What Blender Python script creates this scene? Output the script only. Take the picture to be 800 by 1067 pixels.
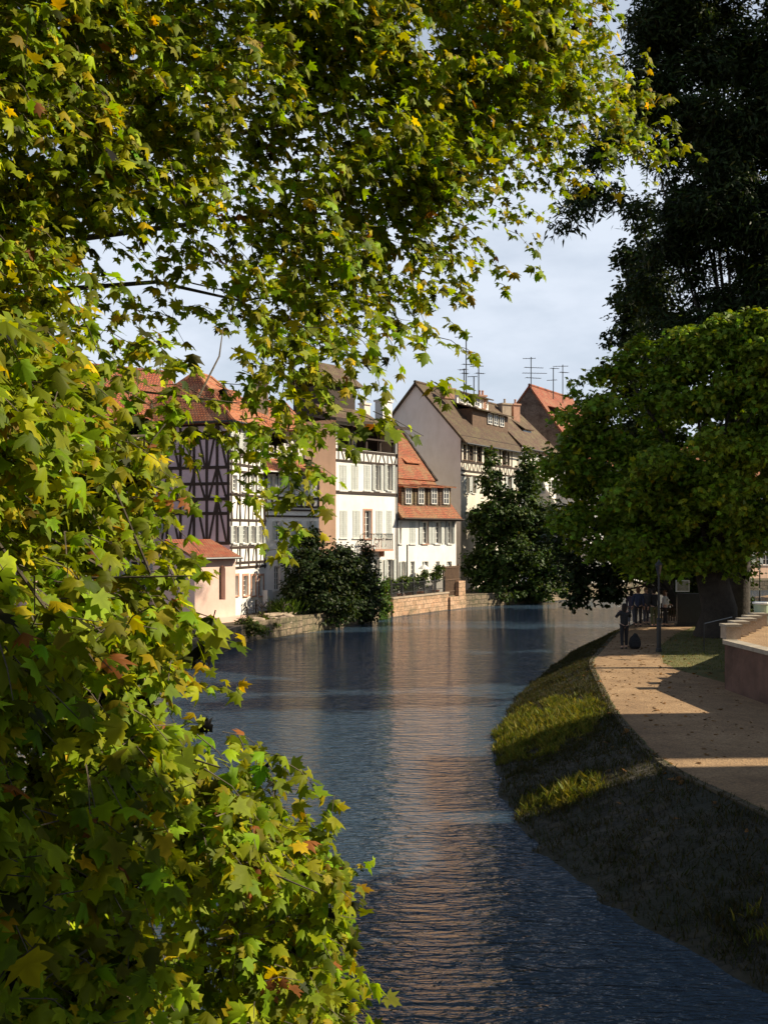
import bpy, bmesh, math, random
import numpy as np
from mathutils import Vector, noise as mnoise
R = math.radians
random.seed(7); rng = np.random.default_rng(7)
C = bpy.context.scene.collection
for o in list(bpy.data.objects): bpy.data.objects.remove(o)

# ------------------------------------------------------------------ camera
EYE = 5.24; FPX = 1100.0; HZ = 556.0
sc = bpy.context.scene
cd = bpy.data.cameras.new('camera'); cam = bpy.data.objects.new('camera', cd); C.objects.link(cam)
cam.location = (0, 0, EYE); cam.rotation_euler = (R(90), 0, 0)
cd.sensor_fit = 'VERTICAL'; cd.sensor_height = 36; cd.lens = FPX/1067*36
cd.shift_y = (HZ-533.5)/1067; cd.clip_start = .05; cd.clip_end = 3000
sc.camera = cam
# ------------------------------------------------------------------ light
SUN_EL, SUN_K = 36.0, 0.08
sdir = Vector((1, SUN_K, 0)).normalized()*math.cos(R(SUN_EL)); sdir.z = math.sin(R(SUN_EL))
w = bpy.data.worlds.new('World'); sc.world = w; w.use_nodes = True
nt = w.node_tree; nt.nodes.clear()
def N(nt, t, **k):
    n = nt.nodes.new(t)
    for a, v in k.items():
        if a in n.inputs: n.inputs[a].default_value = v
        else: setattr(n, a, v)
    return n
sky = N(nt, 'ShaderNodeTexSky'); sky.sky_type = 'NISHITA'; sky.sun_disc = False
sky.sun_elevation = R(SUN_EL); sky.sun_rotation = math.atan2(sdir.x, sdir.y)
sky.air_density = 1.0; sky.dust_density = .6; sky.ozone_density = 1.5
tc = N(nt, 'ShaderNodeTexCoord'); mp = N(nt, 'ShaderNodeMapping'); mp.inputs['Scale'].default_value = (1, 1, 2.6)
cn = N(nt, 'ShaderNodeTexNoise'); cn.inputs['Scale'].default_value = 2.2; cn.inputs['Detail'].default_value = 7; cn.inputs['Roughness'].default_value = .55
cr = N(nt, 'ShaderNodeMapRange'); cr.inputs['From Min'].default_value = .22; cr.inputs['From Max'].default_value = .56
sx = N(nt, 'ShaderNodeSeparateXYZ')
hr = N(nt, 'ShaderNodeMapRange'); hr.inputs['From Min'].default_value = .36; hr.inputs['From Max'].default_value = .56
hr.inputs['To Min'].default_value = 1.0; hr.inputs['To Max'].default_value = .12
mu = N(nt, 'ShaderNodeMath', operation='MULTIPLY')
mx = N(nt, 'ShaderNodeMix', data_type='RGBA')
bg = N(nt, 'ShaderNodeBackground'); bg.inputs['Strength'].default_value = .055
wo = N(nt, 'ShaderNodeOutputWorld')
L = nt.links.new
L(tc.outputs['Generated'], mp.inputs['Vector']); L(mp.outputs['Vector'], cn.inputs['Vector'])
L(cn.outputs['Fac'], cr.inputs['Value']); L(tc.outputs['Generated'], sx.inputs['Vector']); L(sx.outputs['Z'], hr.inputs['Value'])
L(cr.outputs['Result'], mu.inputs[0]); L(hr.outputs['Result'], mu.inputs[1])
L(mu.outputs['Value'], mx.inputs['Factor']); L(sky.outputs['Color'], mx.inputs['A'])
mx.inputs['B'].default_value = (8.7, 9.6, 11.0, 1)
L(mx.outputs['Result'], bg.inputs['Color']); L(bg.outputs['Background'], wo.inputs['Surface'])
sl = bpy.data.lights.new('sun', 'SUN'); sl.energy = 5.0; sl.angle = R(.5); sl.color = (1, .87, .66)
so = bpy.data.objects.new('sun', sl); C.objects.link(so); so.rotation_euler = sdir.to_track_quat('Z', 'Y').to_euler(); so.location = (40, 10, 60)
vs = sc.view_settings; vs.view_transform = 'Standard'; vs.look = 'None'; vs.gamma = 1; vs.exposure = 0.68; vs.use_curve_mapping = False

# ------------------------------------------------------------------ materials
def ramp(nt, stops):
    r = nt.nodes.new('ShaderNodeValToRGB'); e = r.color_ramp.elements
    while len(e) < len(stops): e.new(.5)
    for i, (p, c) in enumerate(stops): e[i].position = p; e[i].color = (*c, 1)
    return r
def newmat(name):
    m = bpy.data.materials.new(name); m.use_nodes = True; nt = m.node_tree
    return m, nt, nt.nodes['Principled BSDF'], nt.links.new
def mat(name, c, rough=.8, var=.25, scale=1.5, bump=.2, bscale=25, c2=None, metal=0, spec=.4, stains=False):
    m, nt, b, L = newmat(name)
    t = N(nt, 'ShaderNodeTexCoord'); n = N(nt, 'ShaderNodeTexNoise'); n.inputs['Scale'].default_value = scale; n.inputs['Detail'].default_value = 8; n.inputs['Roughness'].default_value = .65
    lo = tuple(x*(1-var) for x in c); hi = c2 or tuple(min(1, x*(1+var*.6)) for x in c)
    r = ramp(nt, [(.32, lo), (.68, hi)])
    L(t.outputs['Object'], n.inputs['Vector']); L(n.outputs['Fac'], r.inputs['Fac'])
    col = r.outputs['Color']
    if stains:
        mpp = N(nt, 'ShaderNodeMapping'); mpp.inputs['Scale'].default_value = (1.1, 1.1, .5)
        n3 = N(nt, 'ShaderNodeTexNoise'); n3.inputs['Scale'].default_value = 1.3; n3.inputs['Detail'].default_value = 9; n3.inputs['Roughness'].default_value = .7
        r3 = ramp(nt, [(.30, (.80, .77, .72)), (.58, (1, 1, 1))])
        mm = N(nt, 'ShaderNodeMix', data_type='RGBA', blend_type='MULTIPLY'); mm.inputs['Factor'].default_value = .6
        L(t.outputs['Object'], mpp.inputs['Vector']); L(mpp.outputs['Vector'], n3.inputs['Vector']); L(n3.outputs['Fac'], r3.inputs['Fac'])
        L(col, mm.inputs['A']); L(r3.outputs['Color'], mm.inputs['B']); col = mm.outputs['Result']
    L(col, b.inputs['Base Color'])
    b.inputs['Roughness'].default_value = rough; b.inputs['Metallic'].default_value = metal; b.inputs['Specular IOR Level'].default_value = spec
    if bump:
        n2 = N(nt, 'ShaderNodeTexNoise'); n2.inputs['Scale'].default_value = bscale; n2.inputs['Detail'].default_value = 6
        bp = N(nt, 'ShaderNodeBump'); bp.inputs['Strength'].default_value = bump; bp.inputs['Distance'].default_value = .03
        L(t.outputs['Object'], n2.inputs['Vector']); L(n2.outputs['Fac'], bp.inputs['Height']); L(bp.outputs['Normal'], b.inputs['Normal'])
    return m
def tilemat(name, c1, c2, mortar, sx=6, sy=6, moss=None, bump=.6, rough=.85, ms=.03):
    m, nt, b, L = newmat(name)
    t = N(nt, 'ShaderNodeTexCoord')
    br = N(nt, 'ShaderNodeTexBrick'); br.inputs['Scale'].default_value = 1; br.inputs['Brick Width'].default_value = 1/sx; br.inputs['Row Height'].default_value = 1/sy
    br.inputs['Mortar Size'].default_value = ms; br.inputs['Color1'].default_value = (*c1, 1); br.inputs['Color2'].default_value = (*c2, 1); br.inputs['Mortar'].default_value = (*mortar, 1)
    br.inputs['Mortar Smooth'].default_value = .3; br.offset = .5
    L(t.outputs['UV'], br.inputs['Vector'])
    n = N(nt, 'ShaderNodeTexNoise'); n.inputs['Scale'].default_value = 1.1; n.inputs['Detail'].default_value = 9; n.inputs['Roughness'].default_value = .7
    L(t.outputs['UV'], n.inputs['Vector'])
    mo = moss or tuple(x*.35 for x in c1)
    r = ramp(nt, [(.44, (0, 0, 0)), (.66, (1, 1, 1))]); L(n.outputs['Fac'], r.inputs['Fac'])
    mm = N(nt, 'ShaderNodeMix', data_type='RGBA'); L(r.outputs['Color'], mm.inputs['Factor']); L(br.outputs['Color'], mm.inputs['A']); mm.inputs['B'].default_value = (*mo, 1)
    n2 = N(nt, 'ShaderNodeTexNoise'); n2.inputs['Scale'].default_value = 9; n2.inputs['Detail'].default_value = 4; L(t.outputs['UV'], n2.inputs['Vector'])
    r2 = ramp(nt, [(.3, (.55, .55, .55)), (.7, (1.25, 1.25, 1.25))]); L(n2.outputs['Fac'], r2.inputs['Fac'])
    m2 = N(nt, 'ShaderNodeMix', data_type='RGBA', blend_type='MULTIPLY'); m2.inputs['Factor'].default_value = 1
    L(mm.outputs['Result'], m2.inputs['A']); L(r2.outputs['Color'], m2.inputs['B']); L(m2.outputs['Result'], b.inputs['Base Color'])
    b.inputs['Roughness'].default_value = rough
    bp = N(nt, 'ShaderNodeBump'); bp.inputs['Strength'].default_value = bump; bp.inputs['Distance'].default_value = .04; bp.invert = True
    L(br.outputs['Fac'], bp.inputs['Height']); L(bp.outputs['Normal'], b.inputs['Normal'])
    return m
def leafmat(name, trans=.45, rough=.45, gain=1.0):
    m, nt, b, L = newmat(name)
    a = N(nt, 'ShaderNodeAttribute'); a.attribute_name = 'Col'
    L(a.outputs['Color'], b.inputs['Base Color']); b.inputs['Roughness'].default_value = rough; b.inputs['Specular IOR Level'].default_value = .16
    tr = N(nt, 'ShaderNodeBsdfTranslucent')
    hs = N(nt, 'ShaderNodeMix', data_type='RGBA', blend_type='MULTIPLY'); hs.inputs['Factor'].default_value = 1; hs.inputs['B'].default_value = (1.6*gain, 1.5*gain, .3*gain, 1)
    L(a.outputs['Color'], hs.inputs['A']); L(hs.outputs['Result'], tr.inputs['Color'])
    ms = N(nt, 'ShaderNodeMixShader'); ms.inputs['Fac'].default_value = trans
    L(b.outputs['BSDF'], ms.inputs[1]); L(tr.outputs['BSDF'], ms.inputs[2]); L(ms.outputs['Shader'], nt.nodes['Material Output'].inputs['Surface'])
    return m
M = {}
M['plane_leaf'] = leafmat('plane_leaf', .45, .58); M['leaf'] = leafmat('leaf', .3, .5)
M['grass'] = leafmat('grass', .3, .6)
M['bark'] = mat('bark', (.10, .08, .055), .9, .4, 6, .8, 14)
M['dark_bark'] = mat('dark_bark', (.045, .036, .028), .9, .4, 4, 1, 9)
M['white_plaster'] = mat('white_plaster', (.84, .81, .76), .9, .08, .9, .15, 12, stains=True)
M['cream_plaster'] = mat('cream_plaster', (.72, .66, .56), .9, .12, .9, .15, 12, stains=True)
M['peach_plaster'] = mat('peach_plaster', (.82, .55, .39), .9, .1, .8, .15, 12, stains=True)
M['pink_plaster'] = mat('pink_plaster', (.78, .55, .46), .9, .1, .8, .2, 12, stains=True)
M['mauve_plaster'] = mat('mauve_plaster', (.62, .47, .50), .9, .12, .8, .2, 12)
M['grey_plaster'] = mat('grey_plaster', (.74, .66, .60), .9, .06, .35, .15, 9, stains=True)
M['brown_brick'] = tilemat('brown_brick', (.16, .085, .055), (.12, .065, .045), (.14, .11, .09), 4, 13, bump=.3)
M['timber'] = mat('timber', (.045, .028, .02), .8, .35, 8, .4, 30)
M['wood'] = mat('wood', (.12, .07, .04), .75, .4, 5, .4, 30)
M['shutter'] = mat('shutter', (.50, .52, .49), .6, .1, 3, .05, 30)
M['frame'] = mat('frame', (.76, .75, .70), .5, .06, 3, 0)
M['stone'] = mat('stone', (.42, .33, .24), .85, .3, 2.5, .5, 18)
M['sandstone'] = tilemat('sandstone', (.52, .30, .17), (.66, .42, .27), (.30, .20, .13), 2.2, 3.4, moss=(.22, .17, .10), bump=.7, ms=.02)
M['grey_frame'] = mat('grey_frame', (.25, .26, .25), .6, .1, 3, 0)
M['glass'] = mat('glass', (.035, .04, .05), .08, .4, 1.2, 0, spec=.7)
M['red_tile'] = tilemat('red_tile', (.50, .12, .045), (.38, .09, .035), (.10, .03, .02), 6, 6, moss=(.30, .14, .07))
M['orange_tile'] = tilemat('orange_tile', (.62, .20, .075), (.52, .15, .05), (.16, .05, .03), 6, 6, moss=(.40, .20, .10))
M['rust_tile'] = tilemat('rust_tile', (.48, .12, .045), (.36, .085, .03), (.10, .035, .02), 6, 6, moss=(.27, .16, .07))
M['brown_tile'] = tilemat('brown_tile', (.17, .085, .05), (.12, .062, .038), (.05, .03, .02), 6, 6, moss=(.16, .13, .06))
M['dark_tile'] = tilemat('dark_tile', (.11, .085, .07), (.09, .07, .06), (.03, .025, .02), 6, 6)
M['mossy_tile'] = tilemat('mossy_tile', (.14, .07, .035), (.10, .052, .028), (.04, .025, .015), 6, 6, moss=(.12, .095, .04))
M['metal'] = mat('metal', (.07, .07, .07), .45, .2, 6, 0, metal=.7)
M['iron'] = mat('iron', (.03, .03, .03), .5, .2, 6, 0)
M['concrete'] = mat('concrete', (.36, .31, .24), .9, .3, 3, .4, 22)
M['wall_old'] = mat('wall_old', (.13, .075, .055), .92, .5, 1.1, .6, 9, stains=True)
m, nt, b, L = newmat('path'); M['path'] = m
t = N(nt, 'ShaderNodeTexCoord'); n1 = N(nt, 'ShaderNodeTexNoise'); n1.inputs['Scale'].default_value = .7; n1.inputs['Detail'].default_value = 12; n1.inputs['Roughness'].default_value = .75
n2 = N(nt, 'ShaderNodeTexVoronoi'); n2.inputs['Scale'].default_value = 26
r1 = ramp(nt, [(.33, (.19, .115, .058)), (.5, (.28, .175, .088)), (.66, (.36, .235, .125))]); r2 = ramp(nt, [(.0, (.62, .62, .62)), (.5, (1, 1, 1)), (1, (1.3, 1.28, 1.22))])
mm = N(nt, 'ShaderNodeMix', data_type='RGBA', blend_type='MULTIPLY'); mm.inputs['Factor'].default_value = .85
L(t.outputs['Object'], n1.inputs['Vector']); L(t.outputs['Object'], n2.inputs['Vector']); L(n1.outputs['Fac'], r1.inputs['Fac']); L(n2.outputs['Color'], r2.inputs['Fac']); L(r1.outputs['Color'], mm.inputs['A']); L(r2.outputs['Color'], mm.inputs['B']); L(mm.outputs['Result'], b.inputs['Base Color'])
b.inputs['Roughness'].default_value = .95; bp = N(nt, 'ShaderNodeBump'); bp.inputs['Strength'].default_value = .6; bp.inputs['Distance'].default_value = .02; L(n2.outputs['Distance'], bp.inputs['Height']); L(bp.outputs['Normal'], b.inputs['Normal'])
M['grassground'] = mat('grassground', (.10, .115, .03), .95, .45, 1.5, .7, 40, c2=(.17, .15, .05))
M['earth'] = mat('earth', (.10, .08, .05), .95, .4, 1, .7, 30)
M['terracotta'] = mat('terracotta', (.45, .17, .09), .8, .2, 5, .1, 30)
M['skin'] = mat('skin', (.55, .33, .24), .5, .1, 9, 0)
M['white'] = mat('white', (.78, .78, .76), .6, .08, 3, 0)

# ------------------------------------------------------------------ mesh builder & tagging
def px(x, y, Y): return Vector(((x-400)/FPX*Y, Y, EYE+(HZ-y)/FPX*Y))
def tag(o, label=None, cat=None, group=None, kind=None):
    if label: o['label'] = label
    if cat: o['category'] = cat
    if group: o['group'] = group
    if kind: o['kind'] = kind
    return o
def thing(name, loc, label, cat, group=None):
    o = bpy.data.objects.new(name, None); C.objects.link(o); o.location = loc; o.empty_display_size = .3
    return tag(o, label, cat, group)
def rootof(o):
    while o.parent: o = o.parent
    return o
class MB:
    def __init__(s): s.v = []; s.f = []; s.uv = []; s.mi = []
    def face(s, pts, uv=None, mi=0):
        i = len(s.v); s.v += [tuple(p) for p in pts]; s.f.append(tuple(range(i, i+len(pts)))); s.mi.append(mi)
        if uv is None:
            p0 = Vector(pts[0]); a = (Vector(pts[1])-p0); a = a.normalized() if a.length > 1e-6 else Vector((1, 0, 0))
            nn = a.cross(Vector(pts[-1])-p0); nn = nn.normalized() if nn.length > 1e-9 else Vector((0, 0, 1)); b = nn.cross(a)
            if abs(nn.z) < .98:
                a = Vector((0, 0, 1)).cross(nn).normalized(); b = nn.cross(a); p0 = Vector((0, 0, 0))
            uv = [((Vector(p)-p0).dot(a), (Vector(p)-p0).dot(b)) for p in pts]
        s.uv += list(uv)
    def hexa(s, P, mi=0):   # 8 points: bottom 4, top 4
        for q in ((3, 2, 1, 0), (4, 5, 6, 7), (0, 1, 5, 4), (1, 2, 6, 5), (2, 3, 7, 6), (3, 0, 4, 7)): s.face([P[k] for k in q], None, mi)
    def box(s, c, h, rz=0, mi=0):
        ca, sa = math.cos(rz), math.sin(rz); P = []
        for z in (-h[2], h[2]):
            for a, b in ((-1, -1), (1, -1), (1, 1), (-1, 1)):
                x, y = a*h[0], b*h[1]; P.append(Vector((c[0]+x*ca-y*sa, c[1]+x*sa+y*ca, c[2]+z)))
        s.hexa(P, mi)
    def slab(s, pts, t, mi=0):     # polygon given, thickened downward along its normal
        pts = [Vector(p) for p in pts]; n = (pts[1]-pts[0]).cross(pts[2]-pts[0]).normalized()
        if n.z < 0: pts = pts[::-1]; n = -n
        lo = [p-n*t for p in pts]; s.face(pts, None, mi); s.face(lo[::-1], None, mi)
        for i in range(len(pts)):
            j = (i+1) % len(pts); s.face([lo[i], lo[j], pts[j], pts[i]], None, mi)
    def tube(s, pts, rad, n=6, mi=0, cap=True):
        pts = [Vector(p) for p in pts]; rad = rad if hasattr(rad, '__len__') else [rad]*len(pts); rings = []
        ref = Vector((.31, .17, .93)).normalized()
        for i, p in enumerate(pts):
            d = (pts[min(i+1, len(pts)-1)]-pts[max(i-1, 0)]).normalized()
            a = d.cross(ref); a = a.normalized() if a.length > .05 else d.cross(Vector((1, 0, 0))).normalized(); b = d.cross(a)
            rings.append([p+(a*math.cos(2*math.pi*k/n)+b*math.sin(2*math.pi*k/n))*rad[i] for k in range(n)])
        base = len(s.v)
        for r in rings: s.v += [tuple(q) for q in r]
        for i in range(len(rings)-1):
            for k in range(n):
                k2 = (k+1) % n; s.f.append((base+i*n+k, base+i*n+k2, base+(i+1)*n+k2, base+(i+1)*n+k)); s.mi.append(mi); s.uv += [(k/n, i), ((k+1)/n, i), ((k+1)/n, i+1), (k/n, i+1)]
        if cap:
            s.f.append(tuple(base+k for k in range(n))[::-1]); s.mi.append(mi); s.uv += [(0, 0)]*n
            s.f.append(tuple(base+(len(rings)-1)*n+k for k in range(n))); s.mi.append(mi); s.uv += [(0, 0)]*n
    def lathe(s, c, prof, n=12, mi=0):   # prof [(r,z)]
        base = len(s.v)
        for r, z in prof: s.v += [(c[0]+r*math.cos(2*math.pi*k/n), c[1]+r*math.sin(2*math.pi*k/n), c[2]+z) for k in range(n)]
        for i in range(len(prof)-1):
            for k in range(n):
                k2 = (k+1) % n; s.f.append((base+i*n+k, base+i*n+k2, base+(i+1)*n+k2, base+(i+1)*n+k)); s.mi.append(mi); s.uv += [(0, 0)]*4
        for i, rev in ((0, True), (len(prof)-1, False)):
            q = tuple(base+i*n+k for k in range(n)); s.f.append(q[::-1] if rev else q); s.mi.append(mi); s.uv += [(0, 0)]*n
    def build(s, name, mats, parent=None, loc=None, smooth=False, bevel=0):
        mats = mats if isinstance(mats, (list, tuple)) else [mats]
        off = Vector(rootof(parent).location) if parent else Vector(loc or (0, 0, 0))
        me = bpy.data.meshes.new(name); me.from_pydata([(a-off.x, b-off.y, c-off.z) for a, b, c in s.v], [], s.f)
        ul = me.uv_layers.new(name='UVMap'); ul.data.foreach_set('uv', [k for u in s.uv for k in u])
        me.polygons.foreach_set('material_index', s.mi)
        if smooth: me.polygons.foreach_set('use_smooth', [True]*len(s.f))
        for m in mats: me.materials.append(M[m] if isinstance(m, str) else m)
        o = bpy.data.objects.new(name, me); C.objects.link(o)
        if parent: o.parent = parent
        else: o.location = off
        if bevel:
            bv = o.modifiers.new('bevel', 'BEVEL'); bv.width = bevel; bv.segments = 2; bv.limit_method = 'ANGLE'
        return o

# ------------------------------------------------------------------ facades
class Fac:
    def __init__(s, P, d, length, sign=1):
        s.P = Vector((P[0], P[1])); s.d = Vector(d).normalized(); s.L = length; s.n = Vector((s.d.y, -s.d.x))*sign
    def pt(s, u, z, o=0):
        q = s.P+s.d*u+s.n*o; return Vector((q.x, q.y, z))
    def uz(s, x, y, o=0):
        a = (x-400)/FPX; q = s.P+s.n*o; u = (a*q.y-q.x)/(s.d.x-a*s.d.y); Y = q.y+u*s.d.y
        return u, EYE+(HZ-y)/FPX*Y
    def box(s, mb, u0, u1, z0, z1, o0, o1, mi=0):
        mb.hexa([s.pt(u0, z0, o0), s.pt(u1, z0, o0), s.pt(u1, z0, o1), s.pt(u0, z0, o1), s.pt(u0, z1, o0), s.pt(u1, z1, o0), s.pt(u1, z1, o1), s.pt(u0, z1, o1)], mi)
    def grid(s, mb, z0, z1, ops, rev=.2, u0=0, u1=None, o=0):
        u1 = s.L if u1 is None else u1
        us = sorted({u0, u1, *[a for p in ops for a in p[:2]]}); zs = sorted({z0, z1, *[a for p in ops for a in p[2:4]]})
        for i in range(len(us)-1):
            for j in range(len(zs)-1):
                a, b, c, d = us[i], us[i+1], zs[j], zs[j+1]; mu_, mz_ = (a+b)/2, (c+d)/2
                if any(p[0] < mu_ < p[1] and p[2] < mz_ < p[3] for p in ops): continue
                mb.face([s.pt(a, c, o), s.pt(b, c, o), s.pt(b, d, o), s.pt(a, d, o)])
        for a, b, c, d in [p[:4] for p in ops]:
            for q in (((a, c), (b, c)), ((b, c), (b, d)), ((b, d), (a, d)), ((a, d), (a, c))):
                mb.face([s.pt(q[0][0], q[0][1], o), s.pt(q[1][0], q[1][1], o), s.pt(q[1][0], q[1][1], o-rev), s.pt(q[0][0], q[0][1], o-rev)])
def window(F, u0, u1, z0, z1, parent, sh='open', rows=3, cols=2, fm='frame', o=0, sm='shutter', rec=.14, sill=True, name='window', surround=None):
    """framed window with panes, set back in its opening; shutters are its own pieces"""
    mb = MB(); w = u1-u0; t = .055
    oo = o-rec
    F.box(mb, u0, u0+t, z0, z1, oo-.05, oo+.03); F.box(mb, u1-t, u1, z0, z1, oo-.05, oo+.03)
    F.box(mb, u0+t, u1-t, z1-t, z1, oo-.05, oo+.03); F.box(mb, u0+t, u1-t, z0, z0+t, oo-.05, oo+.03)
    for c in range(1, cols):
        u = u0+w*c/cols; F.box(mb, u-.03, u+.03, z0+t, z1-t, oo-.03, oo+.025)
    for r in range(1, rows):
        z = z0+(z1-z0)*r/rows
        for c in range(cols):
            F.box(mb, max(u0+t, u0+w*c/cols+.03), min(u1-t, u0+w*(c+1)/cols-.03), z-.016, z+.016, oo-.02, oo+.012)
    mb.face([F.pt(u0, z0, oo-.022), F.pt(u1, z0, oo-.022), F.pt(u1, z1, oo-.022), F.pt(u0, z1, oo-.022)], None, 1)
    if sill: F.box(mb, u0-.06, u1+.06, z0-.07, z0-.003, oo, o+.09, 2 if surround else 0)
    if surround:
        for a, b in ((u0-.12, u0-.004), (u1+.004, u1+.12)): F.box(mb, a, b, z0, z1+.12, o+.004, o+.035, 2)
        F.box(mb, u0-.004, u1+.004, z1+.004, z1+.12, o+.004, o+.033, 2)
    win = mb.build(name, [fm, 'glass', surround or fm], parent)
    def leaf(a0, b0, a1, b1):     # shutter between two plan points (u,o)
        p, q = Vector((a0, b0)), Vector((a1, b1)); n = Vector((-(q-p).y, (q-p).x)).normalized()*.02; sb = MB()
        def bar(s0, s1, za, zb, k=1):
            A, B = p.lerp(q, s0), p.lerp(q, s1); nn = n*k
            sb.hexa([F.pt(*x) for x in ((A.x-nn.x, za, A.y-nn.y), (B.x-nn.x, za, B.y-nn.y), (B.x+nn.x, za, B.y+nn.y), (A.x+nn.x, za, A.y+nn.y), (A.x-nn.x, zb, A.y-nn.y), (B.x-nn.x, zb, B.y-nn.y), (B.x+nn.x, zb, B.y+nn.y), (A.x+nn.x, zb, A.y+nn.y))])
        bar(0, .12, z0, z1); bar(.88, 1, z0, z1); bar(.12, .88, z0, z0+.09, .9); bar(.12, .88, z1-.09, z1, .9); bar(.12, .88, (z0+z1)/2-.04, (z0+z1)/2+.04, .9)
        k = 12; bar(.12, .88, z0+.09, z1-.09, .25)
        for i in range(k):
            z = z0+.1+(z1-z0-.2)*i/k; bar(.12, .88, z, z+(z1-z0-.2)/k*.5, .7)
        sb.build('shutter', sm, win)
    hw = w/2
    if sh == 'open': leaf(u0-.03-hw, o+.05, u0-.03, o+.07); leaf(u1+.03, o+.07, u1+.03+hw, o+.05)
    elif sh == 'half': leaf(u0-.02-hw*.45, o+.07+hw*.85, u0-.01, o+.06); leaf(u1+.01, o+.06, u1+.02+hw*.5, o+.06+hw*.85)
    elif sh == 'closed': leaf(u0+.01, o+.0, u0+hw-.01, o+.0); leaf(u0+hw+.01, o+.0, u1-.01, o+.0)
    return win
def beam(F, mb, a, b, wd=.13, o=0, th=.03):
    (u0, z0), (u1, z1) = a, b; d = Vector((u1-u0, z1-z0)); n = Vector((-d.y, d.x)).normalized()*wd/2
    q = [(u0-n.x, z0-n.y), (u1-n.x, z1-n.y), (u1+n.x, z1+n.y), (u0+n.x, z0+n.y)]
    mb.hexa([F.pt(x, z, o-.02) for x, z in q]+[F.pt(x, z, o+th) for x, z in q])
def chimney(p, hx, h, parent, m='stone', rz=.9, pots=2):
    mb = MB(); mb.box((p[0], p[1], p[2]+h/2), (hx, hx*.7, h/2), rz); mb.box((p[0], p[1], p[2]+h+.06), (hx+.08, hx*.7+.08, .07), rz)
    for k in range(pots):
        e = (k-(pots-1)/2)*hx*.9; mb.lathe((p[0]+e*math.cos(rz), p[1]+e*math.sin(rz), p[2]+h+.1), [(.11, 0), (.09, .35), (.12, .38), (.10, .45)], 8)
    return mb.build('chimney', m, parent)
def gable_roof(F, L_, D, ze, zr, parent, m, ov=.35, side=.15, split=.5, t=.14, breakz=None):
    mb = MB(); dr = D*split; sf = (zr-ze)/dr; sb = (zr-ze)/(D-dr)
    mb.slab([F.pt(-side, ze-sf*ov, ov), F.pt(L_+side, ze-sf*ov, ov), F.pt(L_+side, zr+.002, -dr), F.pt(-side, zr+.002, -dr)], t)
    mb.slab([F.pt(L_+side, ze-sb*ov, -D-ov), F.pt(-side, ze-sb*ov, -D-ov), F.pt(-side, zr-.004, -dr-.003), F.pt(L_+side, zr-.004, -dr-.003)], t)
    mb.tube([F.pt(-side, zr+.02, -dr), F.pt(L_+side, zr+.02, -dr)], .11, 8)
    mb.tube([F.pt(-side, ze-sf*ov-.08, ov+.08), F.pt(L_+side, ze-sf*ov-.08, ov+.08)], .07, 6, 1)
    return mb.build('roof', [m, 'metal'], parent)
def endwalls(F, mb, L_, D, z0, ze, zr, split=.5, left=True, right=True, mi=0, back=True):
    dr = D*split
    for flag, u in ((left, 0), (right, L_)):
        if flag: mb.face([F.pt(u, z0, 0), F.pt(u, z0, -D), F.pt(u, ze, -D), F.pt(u, zr-.12, -dr), F.pt(u, ze, 0)], None, mi)
    if back: mb.face([F.pt(0, z0, -D), F.pt(L_, z0, -D), F.pt(L_, ze, -D), F.pt(0, ze, -D)], None, mi)
def dormer(F, u0, u1, z0, z1, o0, back, parent, wins, wm='cream_plaster', rm='brown_tile', rise=.35, rows=2, ov=.3, fm='frame'):
    mb = MB(); F.box(mb, u0, u1, z0-.6, z1, o0-back, o0)
    d = mb.build('dormer', wm, parent)
    rb = MB(); rb.slab([F.pt(u0-.2, z1-.02, o0+ov), F.pt(u1+.2, z1-.02, o0+ov), F.pt(u1+.2, z1+rise, o0-back), F.pt(u0-.2, z1+rise, o0-back)], .1)
    rb.build('dormer_roof', rm, d)
    for a, b in wins: window(F, a, b, z0+.08, z1-.12, d, None, rows, 2, fm, o=o0+.19, rec=.12, sill=False, name='window')
    return d
# ------------------------------------------------------------------ setting: river, banks, path
def interp(tab, y): return float(np.interp(y, [a for a, _ in tab], [b for _, b in tab]))
WL = [(-15, 26), (0, 14.5), (8, 7.0), (11.9, 4.33), (13, 3.75), (15.4, 2.9), (17.5, 2.5), (19.5, 2.32), (22, 2.33), (24.6, 2.5), (27, 2.78), (32.2, 3.9), (40, 6.3), (49.7, 9.6), (57, 12.9), (65, 17.5), (75, 26), (85, 41), (95, 75), (100, 140)]
PL = [(-15, 30), (0, 17.5), (8, 10.2), (12, 7.6), (15, 6.2), (19.7, 5.2), (25.6, 5.6), (35.2, 6.9), (45.4, 10.0), (50, 11.8), (57, 15), (65, 19.5), (75, 28), (85, 43), (95, 77), (100, 142)]
PR = [(-15, 60), (18, 30), (23, 11.2), (33, 9.3), (35, 9.25), (40, 10.4), (45, 12.4), (50, 15), (57, 18.5), (65, 23), (75, 32), (85, 47), (95, 80), (100, 146)]
GZ = .95
def sm(tab, y): return sum(interp(tab, y+k) for k in (-1.2, -.6, 0, .6, 1.2))/5
# river bed: one sheet out to the horizon
mb = MB(); mb.face([(-1500, -1500, -1.2), (1500, -1500, -1.2), (1500, 1500, -1.2), (-1500, 1500, -1.2)])
tag(mb.build('ground', 'earth'), kind='structure')
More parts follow.
